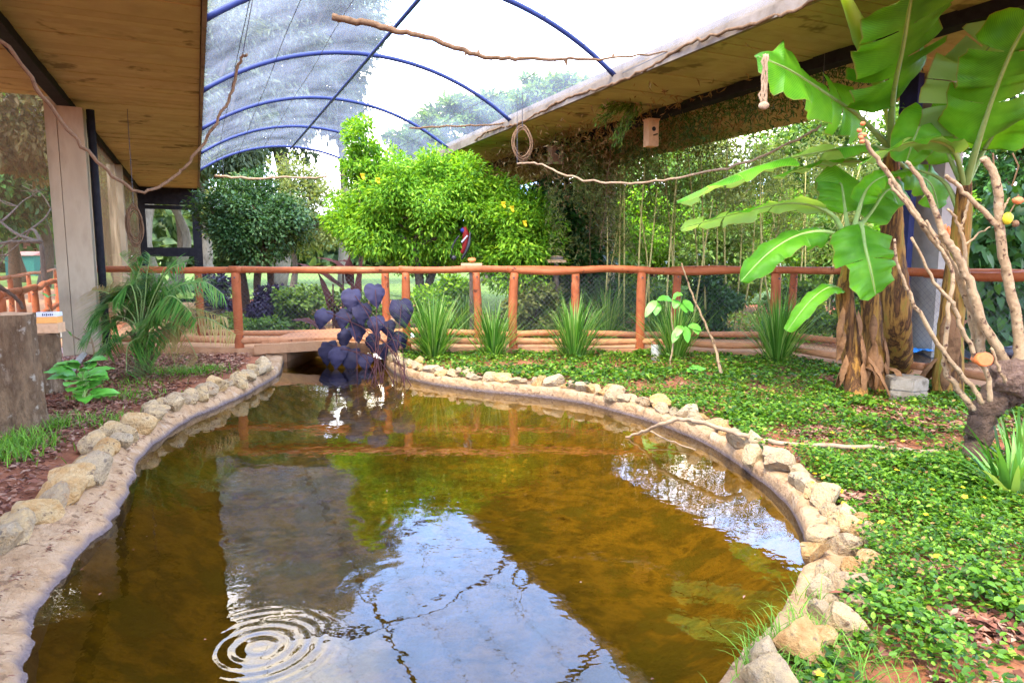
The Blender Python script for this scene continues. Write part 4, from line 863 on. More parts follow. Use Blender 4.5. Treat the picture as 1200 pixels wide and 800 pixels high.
# banana plants
def stem(name, parent, pts, rad, seed, mat=None, rough=.07):
    p = spline(pts, 8); return obj(name, tube(p, rad, 16, rough=rough, seed=seed), mat or M['trunk_ban'], parent, smooth=True)
def sheaths(parent, base, top, r, seed, n_=7):
    """Dry sheath flaps hanging along the stem."""
    rs = np.random.RandomState(seed)
    for k in range(n_):
        f = .15+.75*rs.rand(); c = base+(top-base)*f; a = rs.uniform(math.pi, 2*math.pi); d = np.array([math.cos(a), math.sin(a), 0])
        L_ = .22+.25*rs.rand(); p0 = c+d*r*.95+[0, 0, L_*.5]; p2 = c+d*(r*1.25+.03*rs.rand())-[0, 0, L_*.5]
        big_leaf('dry_sheath', [p0, (p0+p2)/2+d*.03, p2], .05+.03*rs.rand(), M['dry_leaf'], parent, 'lance', fold=-.2, droop=.5, nl=9, nc=2, seed=seed+k, up=d)
    for k in range(3):       # dead collapsed leaves around the foot
        a = rs.rand()*6.28; d = np.array([math.cos(a), math.sin(a), 0]); p0 = base+d*r*.8+[0, 0, .28+.2*rs.rand()]; p1 = base+d*(r+.12)+[0, 0, .30]; p2 = base+d*(r+.16+.12*rs.rand())+[rs.normal(0, .05), 0, .03]
        big_leaf('dead_leaf', [p0, p1, p2], .06, M['dry_leaf'], parent, 'lance', fold=-.3, droop=.4, nl=10, nc=2, seed=seed+k+20, up=d+[0, 0, .3])
def bleaf(parent, pix, hw, seed, tears=(), fold=.25, droop=.45, up=(0, -.25, 1), pet=.25, wave=.032, pr=.022):
    pts = np.array([P(x, y, Y) for x, y, Y in pix]); c = spline(pts, 8); k = max(2, int(len(c)*pet))
    lf = big_leaf('leaf', list(c[k::max(1, (len(c)-k)//6)])+[c[-1]], hw, M['banana'], parent, 'banana', fold, droop, nl=30, nc=6, tears=tears, seed=seed, up=up, wave=wave)
    obj('petiole', tube(c, [pr*1.3, pr, pr*.6, pr*.35, pr*.15], 8), M['petiole'], lf, smooth=True); return lf
YA, YB, YC, YD = 7.05, 7.25, 7.55, 7.0
bA = empty('banana_plant', G(1004, 468), 'small banana plant with a frontal drooping leaf, brown stem beside a cut one', 'banana plant', 'banana plants')
zA = [G(1004, 470), P(998, 410, YA), P(990, 345, YA), P(992, 320, YA), P(996, 280, YA)]
stem('stem', bA, zA, [.12, .10, .085, .06, .04], 1); sheaths(bA, zA[0], zA[2], .09, 11)
bleaf(bA, [(994, 285, YA), (975, 252, YA), (935, 238, YA-.1), (880, 246, YA-.2), (797, 268, YA-.3)], .155, 2, (.35, .45, .7, .85), pet=.33, fold=.15, droop=.35, up=(0, .35, 1))
bleaf(bA, [(994, 285, YA), (970, 272, YA-.1), (935, 276, YA-.2), (900, 297, YA-.3), (868, 330, YA-.3)], .17, 3, (.3, .62), pet=.22, up=(0, -.6, 1), droop=.6)
bleaf(bA, [(996, 285, YA), (1008, 262, YA-.15), (1014, 290, YA-.3), (1020, 315, YA-.35), (1026, 345, YA-.3)], .30, 4, (.5,), pet=.25, up=(0, -1, .3), fold=.15, droop=.35)
bleaf(bA, [(996, 285, YA), (990, 245, YA+.2), (985, 215, YA+.35), (975, 232, YA+.45)], .26, 5, (), pet=.3, up=(0, -1, .2), droop=.3)
bleaf(bA, [(996, 345, YA), (975, 336, YA-.1), (950, 352, YA-.2), (922, 388, YA-.2)], .10, 6, (), pet=.12, up=(0, -.5, 1), pr=.012)
bleaf(bA, [(996, 285, YA), (1010, 235, YA), (1022, 215, YA-.1), (1040, 205, YA-.2)], .13, 7, (), pet=.3, up=(-.5, -1, .6))
bleaf(bA, [(996, 280, YA), (1020, 250, YA+.2), (1042, 222, YA+.3), (1060, 240, YA+.3)], .20, 71, (.5,), pet=.25, up=(0, -1, .5))
bB = empty('banana_plant', G(1026, 465), 'cut leafless banana stem with ragged dry top between the leafy ones', 'banana plant', 'banana plants')
zB = [G(1027, 466), P(1024, 400, YB), P(1019, 345, YB)]
stem('stem', bB, zB, [.115, .10, .105, .09], 2); sheaths(bB, zB[0], zB[2], .10, 31, 9)
bC = empty('banana_plant', G(1050, 440), 'tall banana plant with thick dark stem and a huge upright leaf', 'banana plant', 'banana plants')
zC = [G(1052, 442), P(1050, 380, YC), P(1046, 300, YC), P(1045, 230, YC), P(1044, 165, YC)]
stem('stem', bC, zC, [.17, .15, .125, .10, .06], 3); sheaths(bC, zC[0], zC[2], .13, 51, 10)
bleaf(bC, [(1044, 175, YC), (1046, 115, 6.9), (1058, 55, 6.3), (1066, 8, 5.95), (1071, -15, 5.78)], .42, 8, (.30, .44, .71), pet=.24, up=(0, -1, -.25), fold=.1, droop=.25, pr=.03)
bleaf(bC, [(1044, 175, YC), (1010, 140, 7.2), (965, 108, 6.8), (925, 82, 6.5), (888, 66, 6.4)], .33, 9, (.28, .40, .66, .83), pet=.24, up=(-.15, -1, .45), fold=.05, droop=.25, pr=.026)
bleaf(bC, [(1044, 178, YC), (1020, 172, YC-.2), (960, 178, YC-.5), (880, 198, YC-.8), (793, 236, YC-1.0)], .20, 10, (.28, .5, .62, .75, .88), pet=.2, up=(0, .2, 1), fold=.1, droop=.5)
bleaf(bC, [(1044, 180, YC), (1010, 188, YC-.1), (960, 192, YC-.2), (905, 208, YC-.3)], .16, 12, (.5,), pet=.2, up=(0, .2, 1), droop=.4)
cg = P(1030, 95, YC-.1); obj('rolled_leaf', tube(spline([P(1042, 160, YC), P(1036, 120, YC-.1), P(1018, 62, 6.6), P(1003, 25, 6.15), P(988, -8, 5.8)], 5), [.018, .022, .07, .085, .055, .03], 12, rough=.03), M['banana'], bC, smooth=True)
bleaf(bC, [(1048, 185, YC), (1065, 200, YC+.1), (1090, 215, YC+.2), (1100, 245, YC+.2)], .22, 13, (.5,), pet=.2, up=(0, -1, .6))
bD = empty('banana_plant', G(1112, 466), 'banana plant with mottled orange-brown foot and large raised leaves behind the bare shrub', 'banana plant', 'banana plants')
zD = [G(1110, 468), P(1113, 400, YD), P(1120, 320, YD), P(1128, 250, YD), P(1131, 205, YD)]
stem('stem', bD, zD, [.15, .125, .105, .085, .05], 4); sheaths(bD, zD[0], zD[2], .115, 81, 8)
bleaf(bD, [(1131, 220, YD), (1145, 170, 6.7), (1165, 110, 6.4), (1188, 55, 6.1), (1212, 15, 5.9)], .36, 14, (.33, .45, .52, .72), pet=.26, up=(-.2, -1, .15), fold=.1, droop=.25, pr=.03)
bleaf(bD, [(1130, 215, YD), (1120, 165, 6.9), (1130, 100, 6.6), (1160, 55, 6.4), (1185, 40, 6.3)], .34, 15, (.3, .5, .62, .8), pet=.3, up=(.3, 1, .3), fold=.1, droop=.2)
bleaf(bD, [(1131, 220, YD), (1118, 178, YD-.3), (1090, 165, YD-.5), (1050, 172, YD-.6), (1008, 192, YD-.7)], .20, 16, (.6,), pet=.25, up=(0, .25, 1), fold=.1, droop=.4)
bleaf(bD, [(1131, 225, YD), (1115, 190, YD), (1098, 155, YD-.1), (1082, 140, YD-.1), (1062, 190, YD-.2)], .22, 17, (.5,), pet=.25, up=(-.3, -1, .5), droop=.4)
bleaf(bD, [(1126, 255, YD), (1108, 215, YD+.1), (1075, 200, YD+.2), (1040, 205, YD+.2)], .12, 18, (), pet=.6, up=(0, -.3, 1), pr=.025)
bleaf(bD, [(1131, 220, YD), (1160, 165, YD+.2), (1190, 130, YD+.3), (1230, 130, YD+.3)], .30, 19, (.5,), pet=.25, up=(0, -.2, 1))
# ================================================================== PALM
rs = np.random.RandomState(150)
pb = G(165, 444)
pa = empty('palm', pb, 'young feathery palm with some yellowing fronds on the left bank', 'palm')
obj('stem', join(*[tube(spline([pb+[rs.normal(0, .05), rs.normal(0, .05), -.03], pb+[rs.normal(0, .07), rs.normal(0, .05), .35], pb+[rs.normal(0, .06), rs.normal(0, .05), .58]], 4), [.055, .035, .010], 8, rough=.06, seed=k) for k in range(6)]), M['palm_base'], pa, smooth=True)
fronds = [((168, 360), (158, 322), (140, 298), 0), ((178, 352), (196, 318), (215, 308), 0), ((190, 360), (232, 330), (262, 345), 0), ((160, 370), (130, 345), (108, 340), 1), ((150, 378), (120, 376), (98, 395), 0), ((196, 385), (238, 372), (276, 392), 1),
          ((170, 350), (172, 325), (176, 300), 0), ((165, 395), (150, 405), (148, 436), 0), ((180, 392), (210, 385), (232, 420), 1), ((152, 392), (122, 405), (104, 425), 0), ((185, 375), (222, 362), (265, 372), 1), ((160, 365), (140, 340), (122, 352), 0), ((175, 385), (180, 372), (172, 405), 0), ((166, 350), (160, 330), (168, 305), 0), ((180, 362), (206, 336), (240, 330), 0), ((158, 380), (136, 372), (124, 412), 0), ((176, 392), (196, 398), (206, 432), 0), ((150, 372), (126, 352), (112, 372), 0), ((186, 380), (205, 360), (226, 372), 0), ((172, 380), (188, 352), (205, 392), 0)]
for k in range(9):
    aa = -2.9+k*.34+rs.normal(0, .1); fronds.append(((168+12*math.cos(aa), 372+6*math.sin(aa)), (168+38*math.cos(aa)+rs.normal(0, 4), 362+34*math.sin(aa)), (168+64*math.cos(aa), 385+40*math.sin(aa)), 0))
for k, (a, b, c, dry) in enumerate(fronds):
    Yb = pb[1]; yo = rs.normal(0, .22)
    p0 = pb+[0, 0, .45]; p1 = P(*a, Yb+yo*.3); p2 = P(*b, Yb+yo*.7); p3 = P(*c, Yb+yo)
    rc = spline([p0, p1, p2, p3], 10); nL = 46; f = np.linspace(.26, 1, nL); s = np.linspace(0, 1, len(rc))
    pos = np.stack([np.interp(f, s, rc[:, j]) for j in range(3)], 1); tg = nrm(np.gradient(pos, axis=0))
    sd_ = nrm(np.cross(tg, [0, -.5, 1])); pos2 = np.concatenate([pos, pos]); d = np.concatenate([sd_+tg*.55, -sd_+tg*.55])+[0, 0, -.10]+rs.normal(0, .10, (2*nL, 3))
    Lf = .36*np.sin(np.pi*np.clip(np.concatenate([f, f])*.86+.06, 0, 1))**.7
    fr_ = obj('frond', tube(rc, [.012, .008, .003], 5), M['petiole'], pa, smooth=True)
    link('leaflets', blades('leaflets', pos2, d, Lf, .0155, M['lf_palmdry' if dry else 'lf_palm'], bend=.5, segs=4, seed=k), fr_)

# ================================================================== SMALL PLANTS
def leafy(name, label, base, h, spread, nleaf, L_, w, mat, seed, shape='lance', cat='plant', group=None):
    rs = np.random.RandomState(seed); e = empty(name, base, label, cat, group)
    tops = []
    for k in range(nleaf):
        a = rs.rand()*6.28; zf = rs.rand(); c = base+[0, 0, h*(.15+.8*zf)]; d = np.array([math.cos(a), math.sin(a), .25+.5*zf]); p0 = c+d*spread*.25; l = L_*(.7+.5*rs.rand())
        tip = p0+nrm(d*[1, 1, .5])*l+[0, 0, -.12*l]; big_leaf('leaf', [p0, (p0+tip)/2+[0, 0, .12*l], tip], l*w, mat, e, shape, fold=.3, droop=.2, nl=9, nc=2, seed=seed+k)
        tops.append(tube([c-[0, 0, .02], p0], .006, 5))
    obj('stem', join(tube([base-[0, 0, .03], base+[0, 0, h*.9]], [.014, .008], 6), *tops), M['petiole'], e); return e
def greenleaf(name, cols): return surf(name, cols, scale=6, bump=.2, rough=.42, spec=.4, obj_rand=.5)
M['gl'] = greenleaf('broad_leaf', [(.05, .21, .015), (.10, .33, .03), (.16, .42, .05)])
leafy('broad_leaf_plant', 'bushy bright green broad-leaved plant between the stump and the pond stones', G(100, 478), .42, .22, 34, .24, .30, M['gl'], 160)
# saplings in the ground cover
sp1 = empty('sapling', G(784, 434), 'thin sapling with pale green drooping leaves in front of the white pot', 'sapling')
obj('stem', tube(wobble([G(784, 434), P(789, 400, 8.9), P(787, 370, 8.9), P(788, 350, 8.9)], .006, 3, 5), [.014, .010, .006], 6), M['branch'], sp1, smooth=True)
for k, (a, b) in enumerate([((788, 352), (770, 352)), ((788, 350), (800, 346)), ((770, 352), (756, 372)), ((772, 355), (768, 370)), ((800, 352), (812, 366)), ((796, 355), (805, 367)), ((800, 382), (792, 395)), ((803, 382), (806, 402)), ((806, 382), (822, 388)), ((798, 384), (788, 402)), ((812, 380), (818, 392)), ((795, 352), (790, 362))]):
    p, q_ = P(*a, 8.9), P(*b, 8.8); big_leaf('leaf', [p, (p+q_)/2+[0, 0, .03], q_], .055, M['gl'], sp1, 'lance', fold=.3, droop=.2, nl=9, nc=2, seed=k, up=(0, -.7, .8))
sk = empty('dead_sapling', G(846, 447), 'leaning dead brown stick rising from the ground cover past the railing', 'stick')
obj('stem', tube(wobble([G(846, 447), P(838, 405, 8.3), P(822, 370, 8.35), P(808, 338, 8.4), P(799, 308, 8.4)], .008, 5, 5), [.020, .016, .012, .008], 7, rough=.1), M['branch'], sk, smooth=True)
leafy('seedling', 'low pale seedling with round leaves in front of the dead stick', G(815, 445), .12, .1, 9, .14, .42, M['gl'], 171)
for k, (px, py, h) in enumerate([(935, 365, .0), (900, 400, .0)]): pass
tw = empty('twig_shoot', G(112, 430), 'bare brown shoot with two small leaves between the pillar and the palm', 'shoot')
q0 = G(112, 430); obj('stem', tube(spline([q0, P(108, 400, q0[1]), P(98, 385, q0[1])], 5), [.016, .010], 6), M['branch'], tw)
obj('side_stem', tube(spline([P(108, 402, q0[1]), P(88, 395, q0[1]), P(65, 372, q0[1]), P(55, 355, q0[1])], 5), [.010, .004], 6), M['branch'], tw)
for a, b in [((58, 349), (47, 343)), ((57, 348), (66, 346)), ((84, 394), (80, 388))]:
    p, q_ = P(*a, q0[1]), P(*b, q0[1]-.05); big_leaf('leaf', [p, (p+q_)/2+[0, 0, .02], q_], .03, M['gl'], tw, 'lance', nl=8, nc=2, seed=3)

# ================================================================== GROUND COVER, GRASS AND LITTER
rs = np.random.RandomState(170)
def scatter(n_, x0, x1, y0, y1, dens, rs):
    p = np.stack([rs.uniform(x0, x1, n_), rs.uniform(y0, y1, n_)], 1); return p[rs.rand(n_) < dens(p)]
RIDX = slice(20*9-30, NE-2)
fence_y = lambda x: np.interp(x, fl[:, 0], fl[:, 1])
bare = [(*G(1060, 490)[:2], 1.3, .38), (*G(1120, 505)[:2], .9, .25), (*G(970, 512)[:2], .35, .15), (*G(1105, 680)[:2], .24, .12), (*G(1150, 745)[:2], .22, .10), (*G(1010, 455)[:2], .5, .3), (*G(1000, 590)[:2], .2, .1)]
st_arr = np.array(STONES)
def cover_density(p):
    d = seg_dist(p, OUT); k = np.clip((d-.19)/.12, 0, 1)*(p[:, 1] < fence_y(p[:, 0])-.12)*(p[:, 0] > -2.2)
    k = k*np.clip(.62+.50*vnoise(p, 2.6, 31)+.38*vnoise(p, 6, 32)+.30*vnoise(p, 15, 35), .02, 1)
    for bx, by, ra, rb in bare: k = k*np.clip((((p[:, 0]-bx)/ra)**2+((p[:, 1]-by)/rb)**2)**1.0, .10, 1)
    px_, vis = p[:, 0]/np.maximum(p[:, 1], .1), None
    return k*(px_ < .90)
near = scatter(165000, .2, 4.2, 1.5, 4.8, cover_density, rs); mid_ = scatter(120000, -2.2, 7.2, 4.8, 7.4, cover_density, rs); farp = scatter(60000, -2.2, 7.4, 7.4, 10.3, cover_density, rs)
p = np.concatenate([near, mid_, farp]); N = len(p)
size = np.concatenate([np.full(len(near), .027), np.full(len(mid_), .036), np.full(len(farp), .046)])*(.65+.7*rs.rand(N))
hgt = np.maximum(.055+.05*vnoise(p, 4, 33)+.035*vnoise(p, 11, 34), .008)*rs.rand(N)**.6; size = size*(1+.28*vnoise(p, 3.3, 36))
a = rs.rand(N)*6.283; d = np.stack([np.cos(a), np.sin(a), rs.normal(.15, .38, N)], 1)
up = nrm(np.stack([rs.normal(0, .5, N), rs.normal(0, .5, N), np.ones(N)], 1))
pos = np.column_stack([p, .045+np.maximum(hgt, 0)])
cover = link('ground_cover', leaves('ground_cover', pos, d, up, size, size*.62, M['lf_cover'], T_OVAL)); tag(cover, 'low green peanut-like ground cover carpeting the right bank', 'ground cover', kind='stuff')
# trailing cover over stones
i_ = rs.randint(26*9, NE-10, 3200); o_ = wid[i_]+.02+.22*rs.rand(3200); q_ = OUT[i_]+ONRM[i_]*o_[:, None]; kp = vnoise(q_, 5, 61) > .35; q_ = q_[kp]; N2 = len(q_)
a = rs.rand(N2)*6.283
tag(link('trailing_cover', leaves('trailing_cover', np.column_stack([q_, .03+.12*rs.rand(N2)]), np.stack([np.cos(a), np.sin(a), rs.normal(0, .3, N2)], 1), nrm(rs.normal(0, .4, (N2, 3))+[0, 0, 1]), .038, .026, M['lf_cover'], T_OVAL)), 'green shoots trailing over the rim stones of the right bank', 'ground cover', kind='stuff')
# yellow flowers, countable
fpx = [(1037, 525), (975, 507), (1000, 525), (1058, 517), (1020, 560), (965, 560), (985, 575), (1110, 545), (1128, 571), (1131, 582), (1153, 583), (1093, 574), (1051, 551), (1085, 603), (1033, 612), (1008, 612), (989, 590), (952, 565), (1099, 652), (1108, 748), (1195, 580), (957, 540), (1043, 505), (940, 520), (920, 505), (870, 470), (1075, 520), (955, 555), (960, 790), (1012, 500)]
fm = None
for k, (px, py) in enumerate(fpx):
    c = G(px, py, .10); aa = np.arange(5)/5*6.283+k
    if fm is None:
        z5 = np.zeros((5, 3)); fm = leaves('flower', z5, np.stack([np.cos(aa), np.sin(aa), .35+0*aa], 1), np.tile([0, -.3, 1.0], (5, 1)), .016, .015, M['yellow'], T_OVAL)
    o = bpy.data.objects.new('flower', fm); COL.objects.link(o); o.parent = cover; o.location = tuple(c); o.rotation_euler = (.35*rs.normal(), .35*rs.normal(), rs.rand()*6); s_ = .8+.5*rs.rand(); o.scale = (s_,)*3
# grass
def grass(name, label, p, h, w, mat, seed, bend=.6, lean=.35):
    rs = np.random.RandomState(seed); N = len(p); d = np.stack([rs.normal(0, lean, N), rs.normal(0, lean, N), np.ones(N)], 1)
    return tag(link(name, blades(name, np.column_stack([p, np.full(N, .015)]), d, h*(.5+.8*rs.rand(N)), w, mat, bend=bend, segs=4, seed=seed)), label, 'grass', kind='stuff')
pp = np.concatenate([G(900, 755)[:2]+rs.normal(0, 1, (420, 2))*[.20, .16], G(950, 780)[:2]+rs.normal(0, 1, (420, 2))*[.2, .12], G(920, 700)[:2]+rs.normal(0, 1, (90, 2))*[.1, .15]])
sdp = seg_dist(pp, OUT); pp = pp[sdp > .04]
grass('bank_grass', 'fine wispy grass hanging over the near stones of the right bank', pp, .13, .0045, M['lf_grass'], 4, lean=.6)
pp = scatter(22000, .8, 6, 1.6, 8, lambda q: cover_density(q)*np.clip(vnoise(q, 1.9, 55)+.05, 0.02, .6), rs)
grass('cover_grass', 'scattered grass blades growing through the ground cover', pp, .12, .006, M['lf_grass'], 6, lean=.5)
tuft = lambda px, py, n_, sx, sy: G(px, py)[:2]+rs.normal(0, 1, (n_, 2))*[sx, sy]
grass('stump_grass', 'bright green grass tuft at the foot of the big stump', np.concatenate([tuft(20, 530, 420, .14, .10), tuft(58, 508, 240, .08, .09), tuft(3, 545, 200, .15, .08)]), .20, .008, M['lf_grass'], 7)
grass('bank_weeds', 'weedy grass patch between the palm and the left rim stones', np.concatenate([tuft(215, 440, 520, .22, .16), tuft(245, 438, 200, .10, .12), tuft(150, 470, 160, .25, .15), tuft(120, 498, 160, .2, .12), tuft(160, 455, 140, .2, .15), tuft(118, 470, 150, .15, .1)]), .14, .008, M['lf_grass'], 8)
pp = np.concatenate([tuft(230, 402, 500, .7, .25)+[.3, 1.2], tuft(310, 400, 900, .6, .3)+[.2, 1.9]])
grass('garden_grass', 'short green grass between the inner path and the far pool', pp[seg_dist(pp, OUT) > .1], .12, .012, M['lf_grass'], 9)
# litter on the left bank and under the bananas
def left_d(p):
    d = seg_dist(p, OUT); return np.clip((d-.42)/.2, 0, 1)*(p[:, 0] < -1.5)*(p[:, 1] < 10.1)*np.clip(.55+.55*vnoise(p, 2.2, 41), .05, 1)*(p[:, 0]/p[:, 1] > -.85)
lp = scatter(150000, -8, -1.2, 2.2, 10.2, left_d, rs)
bp_ = np.concatenate([np.array(b_[:2])+rs.normal(0, .5, (int(1900*b_[2]), 2))*[b_[2], b_[3]] for b_ in bare])
rp = scatter(16000, .6, 6, 1.6, 9, lambda q: cover_density(q)**.3, rs)
p = np.concatenate([lp, bp_, rp]); p = p[seg_dist(p, OUT) > .2]; N = len(p); a = rs.rand(N)*6.283
zl = .035+.02*rs.rand(N)+np.concatenate([np.zeros(0)]).sum()
sz = .035+.05*rs.rand(N)**2
tag(link('leaf_litter', leaves('leaf_litter', np.column_stack([p, zl]), np.stack([np.cos(a), np.sin(a), rs.normal(0, .22, N)], 1), nrm(np.stack([rs.normal(0, .3, N), rs.normal(0, .3, N), np.ones(N)], 1)), sz, sz*.5, M['lf_litter'], T_DIA)), 'brown dead leaf litter strewn over the red soil of the banks', 'leaf litter', kind='stuff')
# dark debris line on the sandy lip
i_ = np.concatenate([rs.randint(3*9, 13*9, 260), rs.randint(8*9, 16*9, 90)]); f_ = np.concatenate([.45+.05*np.sin(i_[:260]*.2)+rs.normal(0, .02, 260), .15+.6*rs.rand(90)]); q_ = OUT[i_]+ONRM[i_]*(wid[i_]*f_)[:, None]+rs.normal(0, .008, (350, 2)); a = rs.rand(350)*6.283
zr = np.interp(f_, [0, .1, .35, .75, .92], [-.105, -.066, -.030, -.002, .012])+.004
tag(link('rim_debris', leaves('rim_debris', np.column_stack([q_, zr]), np.stack([np.cos(a), np.sin(a), 0*a], 1), np.tile([0, 0, 1.0], (350, 1)), .012+.03*rs.rand(350)**2, .008, M['lf_litter'], T_OVAL)), 'line of dark plant debris along the sandy left lip', 'debris', kind='stuff')
# understory behind the walkway
pp = scatter(30000, -6.5, 9, 11.3, 16.5, lambda q: (seg_dist(q, OUT) > .25)*(q[:, 1] > np.interp(q[:, 0], rl[:, 0], rl[:, 1])+.25)*np.clip(.5+.6*vnoise(q, 1.5, 71), .05, 1)*((-q[:, 0]*0.0+1)), rs)
inpath = np.array([(-(x*math.cos(AX)+y*math.sin(AX)) > -.05) for x, y in pp]); pp = pp[~inpath]; N = len(pp); a = rs.rand(N)*6.283
tag(link('garden_cover', leaves('garden_cover', np.column_stack([pp, .03+.14*rs.rand(N)]), np.stack([np.cos(a), np.sin(a), rs.normal(.2, .3, N)], 1), nrm(rs.normal(0, .4, (N, 3))+[0, 0, 1]), .07+.04*rs.rand(N), .05, M['lf_mid'], T_OVAL)), 'mixed green ground planting behind the walkway railing', 'ground cover', kind='stuff')

# specks and fallen leaves floating on the pond
q_ = np.stack([rs.uniform(-4, 2.2, 900), rs.uniform(1.8, 10, 900)], 1); dq = seg_dist(q_, OUT); kp = (dq < -.02) & (rs.rand(900) < np.where(dq > -.25, .55, .10)); q_ = q_[kp]; N3 = len(q_); a = rs.rand(N3)*6.283
tag(link('floating_leaves', leaves('floating_leaves', np.column_stack([q_, np.full(N3, WZ+.004)]), np.stack([np.cos(a), np.sin(a), 0*a+.02], 1), np.tile([0, 0, 1.0], (N3, 1)), .008+.035*rs.rand(N3)**3, .010, M['lf_litter'], T_DIA)), 'small fallen leaves and specks floating on the pond', 'floating leaves', kind='stuff')
# ================================================================== STUMPS AND BOX ON THE LEFT BANK
def stump(name, label, base, h, r, seed, flare=1.25, cut=True):
    rs = np.random.RandomState(seed); e = empty(name, base, label, 'stump'); V, F = [], []; seg, nz_ = 72, 26
    ph = rs.rand(4)*6.28
    for i in range(nz_+1):
        z = h*i/nz_; rr = r*(1+(flare-1)*math.exp(-z/h*5))
        for k in range(seg):
            a = 2*math.pi*k/seg
            q = rr*(1+.07*math.sin(3*a+ph[0]+z*1.5)+.05*math.sin(5*a+ph[1]-z*2)+.03*math.sin(9*a+ph[2]+z*4)+.022*math.sin(19*a+ph[3]+1.5*math.sin(z*5))+.02*rs.normal())
            V.append(base+[q*math.cos(a), q*math.sin(a), z-.04])
    for i in range(nz_):
        for k in range(seg): F.append((i*seg+k, i*seg+(k+1) % seg, (i+1)*seg+(k+1) % seg, (i+1)*seg+k))
    b = obj('bark', (V, F), M['stump'], e, smooth=True)
    top = [V[nz_*seg+k] for k in range(seg)]; c = base+[0, 0, h-.03]
    obj('cut_top', ([t*.98+c*.02-[0, 0, .004] for t in top]+[c+[0, 0, .008]], [(k, (k+1) % seg, seg) for k in range(seg)]), M['cutwood'], e)
    return e
s1 = G(22, 512)
stump('tree_stump', 'big grey-barked sawn tree stump on the left bank', s1, P(20, 362, s1[1])[2], .185, 5)
s2 = G(38, 470)+[.02, .25, 0]
stump('tree_stump', 'slimmer sawn stump behind the big one, carrying a carton', s2, P(40, 386, s2[1])[2], .12, 6, flare=1.1)
top2 = s2+[0, 0, P(40, 386, s2[1])[2]-.03]
blk = obj('wood_block', box(top2+[.04, 0, .05], (.24, .18, .10), rz=.2), M['cutwood']); tag(blk, 'sawn wooden block lying on the slimmer stump under the carton', 'block')
cn = empty('carton', top2+[.04, 0, .10], 'small white and orange carton with dark lettering on the sawn block', 'carton')
obj('box_body', box(top2+[.04, 0, .135], (.22, .13, .066), rz=.2), plain('carton_orange', (.75, .36, .10)), cn)
obj('box_lid', box(top2+[.04, 0, .190], (.222, .132, .042), rz=.2), plain('carton_white', (.62, .64, .66)), cn)
mk = plain('carton_ink', (.03, .03, .05)); rsx = np.random.RandomState(4)
ca_, sa_ = math.cos(.2), math.sin(.2)
for k in range(6):
    x = -.02+k*.018; hgt_ = (.022, .015, .024, .014, .022, .016)[k]
    o_ = top2+[.04+ca_*x+sa_*.0675, sa_*x-ca_*.0675, .190]
    obj('letter', box(o_, (.010, .002, hgt_), rz=.2), mk, cn)
obj('drooping_vine', tube(wobble([P(-15, 338, s1[1]), P(5, 340, s1[1]), P(20, 350, s1[1]), P(27, 362, s1[1])], .004, 2, 5), [.016, .013], 7), M['dark_bark'], smooth=True, label='short dark curved twig leaning over the big stump top', cat='twig')

# ================================================================== GNARLED BARE SHRUB WITH FRUIT
Yf = G(1145, 552)[1]
gs = empty('gnarled_shrub', G(1145, 552), 'gnarled dark-trunked shrub with pale bare pruned branches before the bananas', 'shrub')
tk = obj('trunk', tube(wobble([G(1145, 556)-[0, 0, .06], P(1146, 520, Yf), P(1152, 490, Yf), P(1168, 466, Yf), P(1195, 458, Yf), P(1235, 450, Yf)], .006, 1, 7), [.095, .078, .08, .10, .09, .08], 18, rough=.11, seed=3), M['dark_bark'], gs, smooth=True)
# burl: knobby lump
import bmesh
bmx = bmesh.new(); bmesh.ops.create_icosphere(bmx, subdivisions=4, radius=1); PV = np.array([v.co[:] for v in bmx.verts]); rsb = np.random.RandomState(9)
rad_ = 1+.22*vnoise(PV[:, :2]+PV[:, 2:], 3, 5)+.10*vnoise(PV[:, 1:]-PV[:, :1], 8, 6)
cb = P(1186, 442, Yf-.05)
for v, c, q in zip(bmx.verts, PV, rad_): v.co = cb+c*q*np.array([.13, .12, .125])
me = bpy.data.meshes.new('burl'); bmx.to_mesh(me); bmx.free(); me.materials.append(M['burl']); me.polygons.foreach_set('use_smooth', [True]*len(me.polygons)); link('burl', me, tk)
def br(pix, rad, seed, dY=0.0):
    pts_ = [P(x, y, Yf+dY+(yy if len(r_) else 0)) for (x, y, *r_) in pix for yy in [r_[0] if r_ else 0]]
    return obj('branch', tube(wobble(pts_, .004, seed, 6), [r*.85 for r in rad], 10, rough=.05, seed=seed), M['branch'], gs, smooth=True)
br([(1192, 432), (1194, 390), (1182, 330), (1172, 272), (1170, 225), (1163, 200), (1152, 185)], [.042, .036, .034, .030, .026], 1, -.05)
br([(1172, 270), (1150, 245), (1125, 220), (1108, 206)], [.024, .018, .015], 2, -.05)
br([(1182, 440), (1172, 412), (1150, 375), (1138, 335), (1118, 295), (1105, 272)], [.040, .034, .032, .028], 3)
br([(1150, 420), (1148, 390), (1130, 340), (1110, 300), (1100, 262), (1082, 215), (1062, 190)], [.030, .032, .030, .026, .020, .014], 4, .08)
br([(1108, 298), (1088, 272), (1060, 232), (1035, 196), (1015, 168), (1008, 157)], [.026, .022, .019, .016, .020], 5, .08)
br([(1098, 278), (1070, 250), (1050, 225), (1042, 210)], [.016, .013, .010], 6, .02)
br([(1140, 480), (1122, 455), (1108, 432), (1108, 400), (1112, 360), (1116, 320), (1100, 288), (1085, 258)], [.026, .020, .016, .014, .010], 7, -.1)
br([(1152, 472), (1128, 440), (1098, 402), (1070, 350), (1055, 320), (1048, 280)], [.020, .018, .016, .012, .009], 8, -.15)
br([(1160, 470), (1158, 440), (1140, 410), (1128, 385), (1115, 355), (1095, 330), (1068, 278)], [.020, .017, .016, .013, .009], 9, -.2)
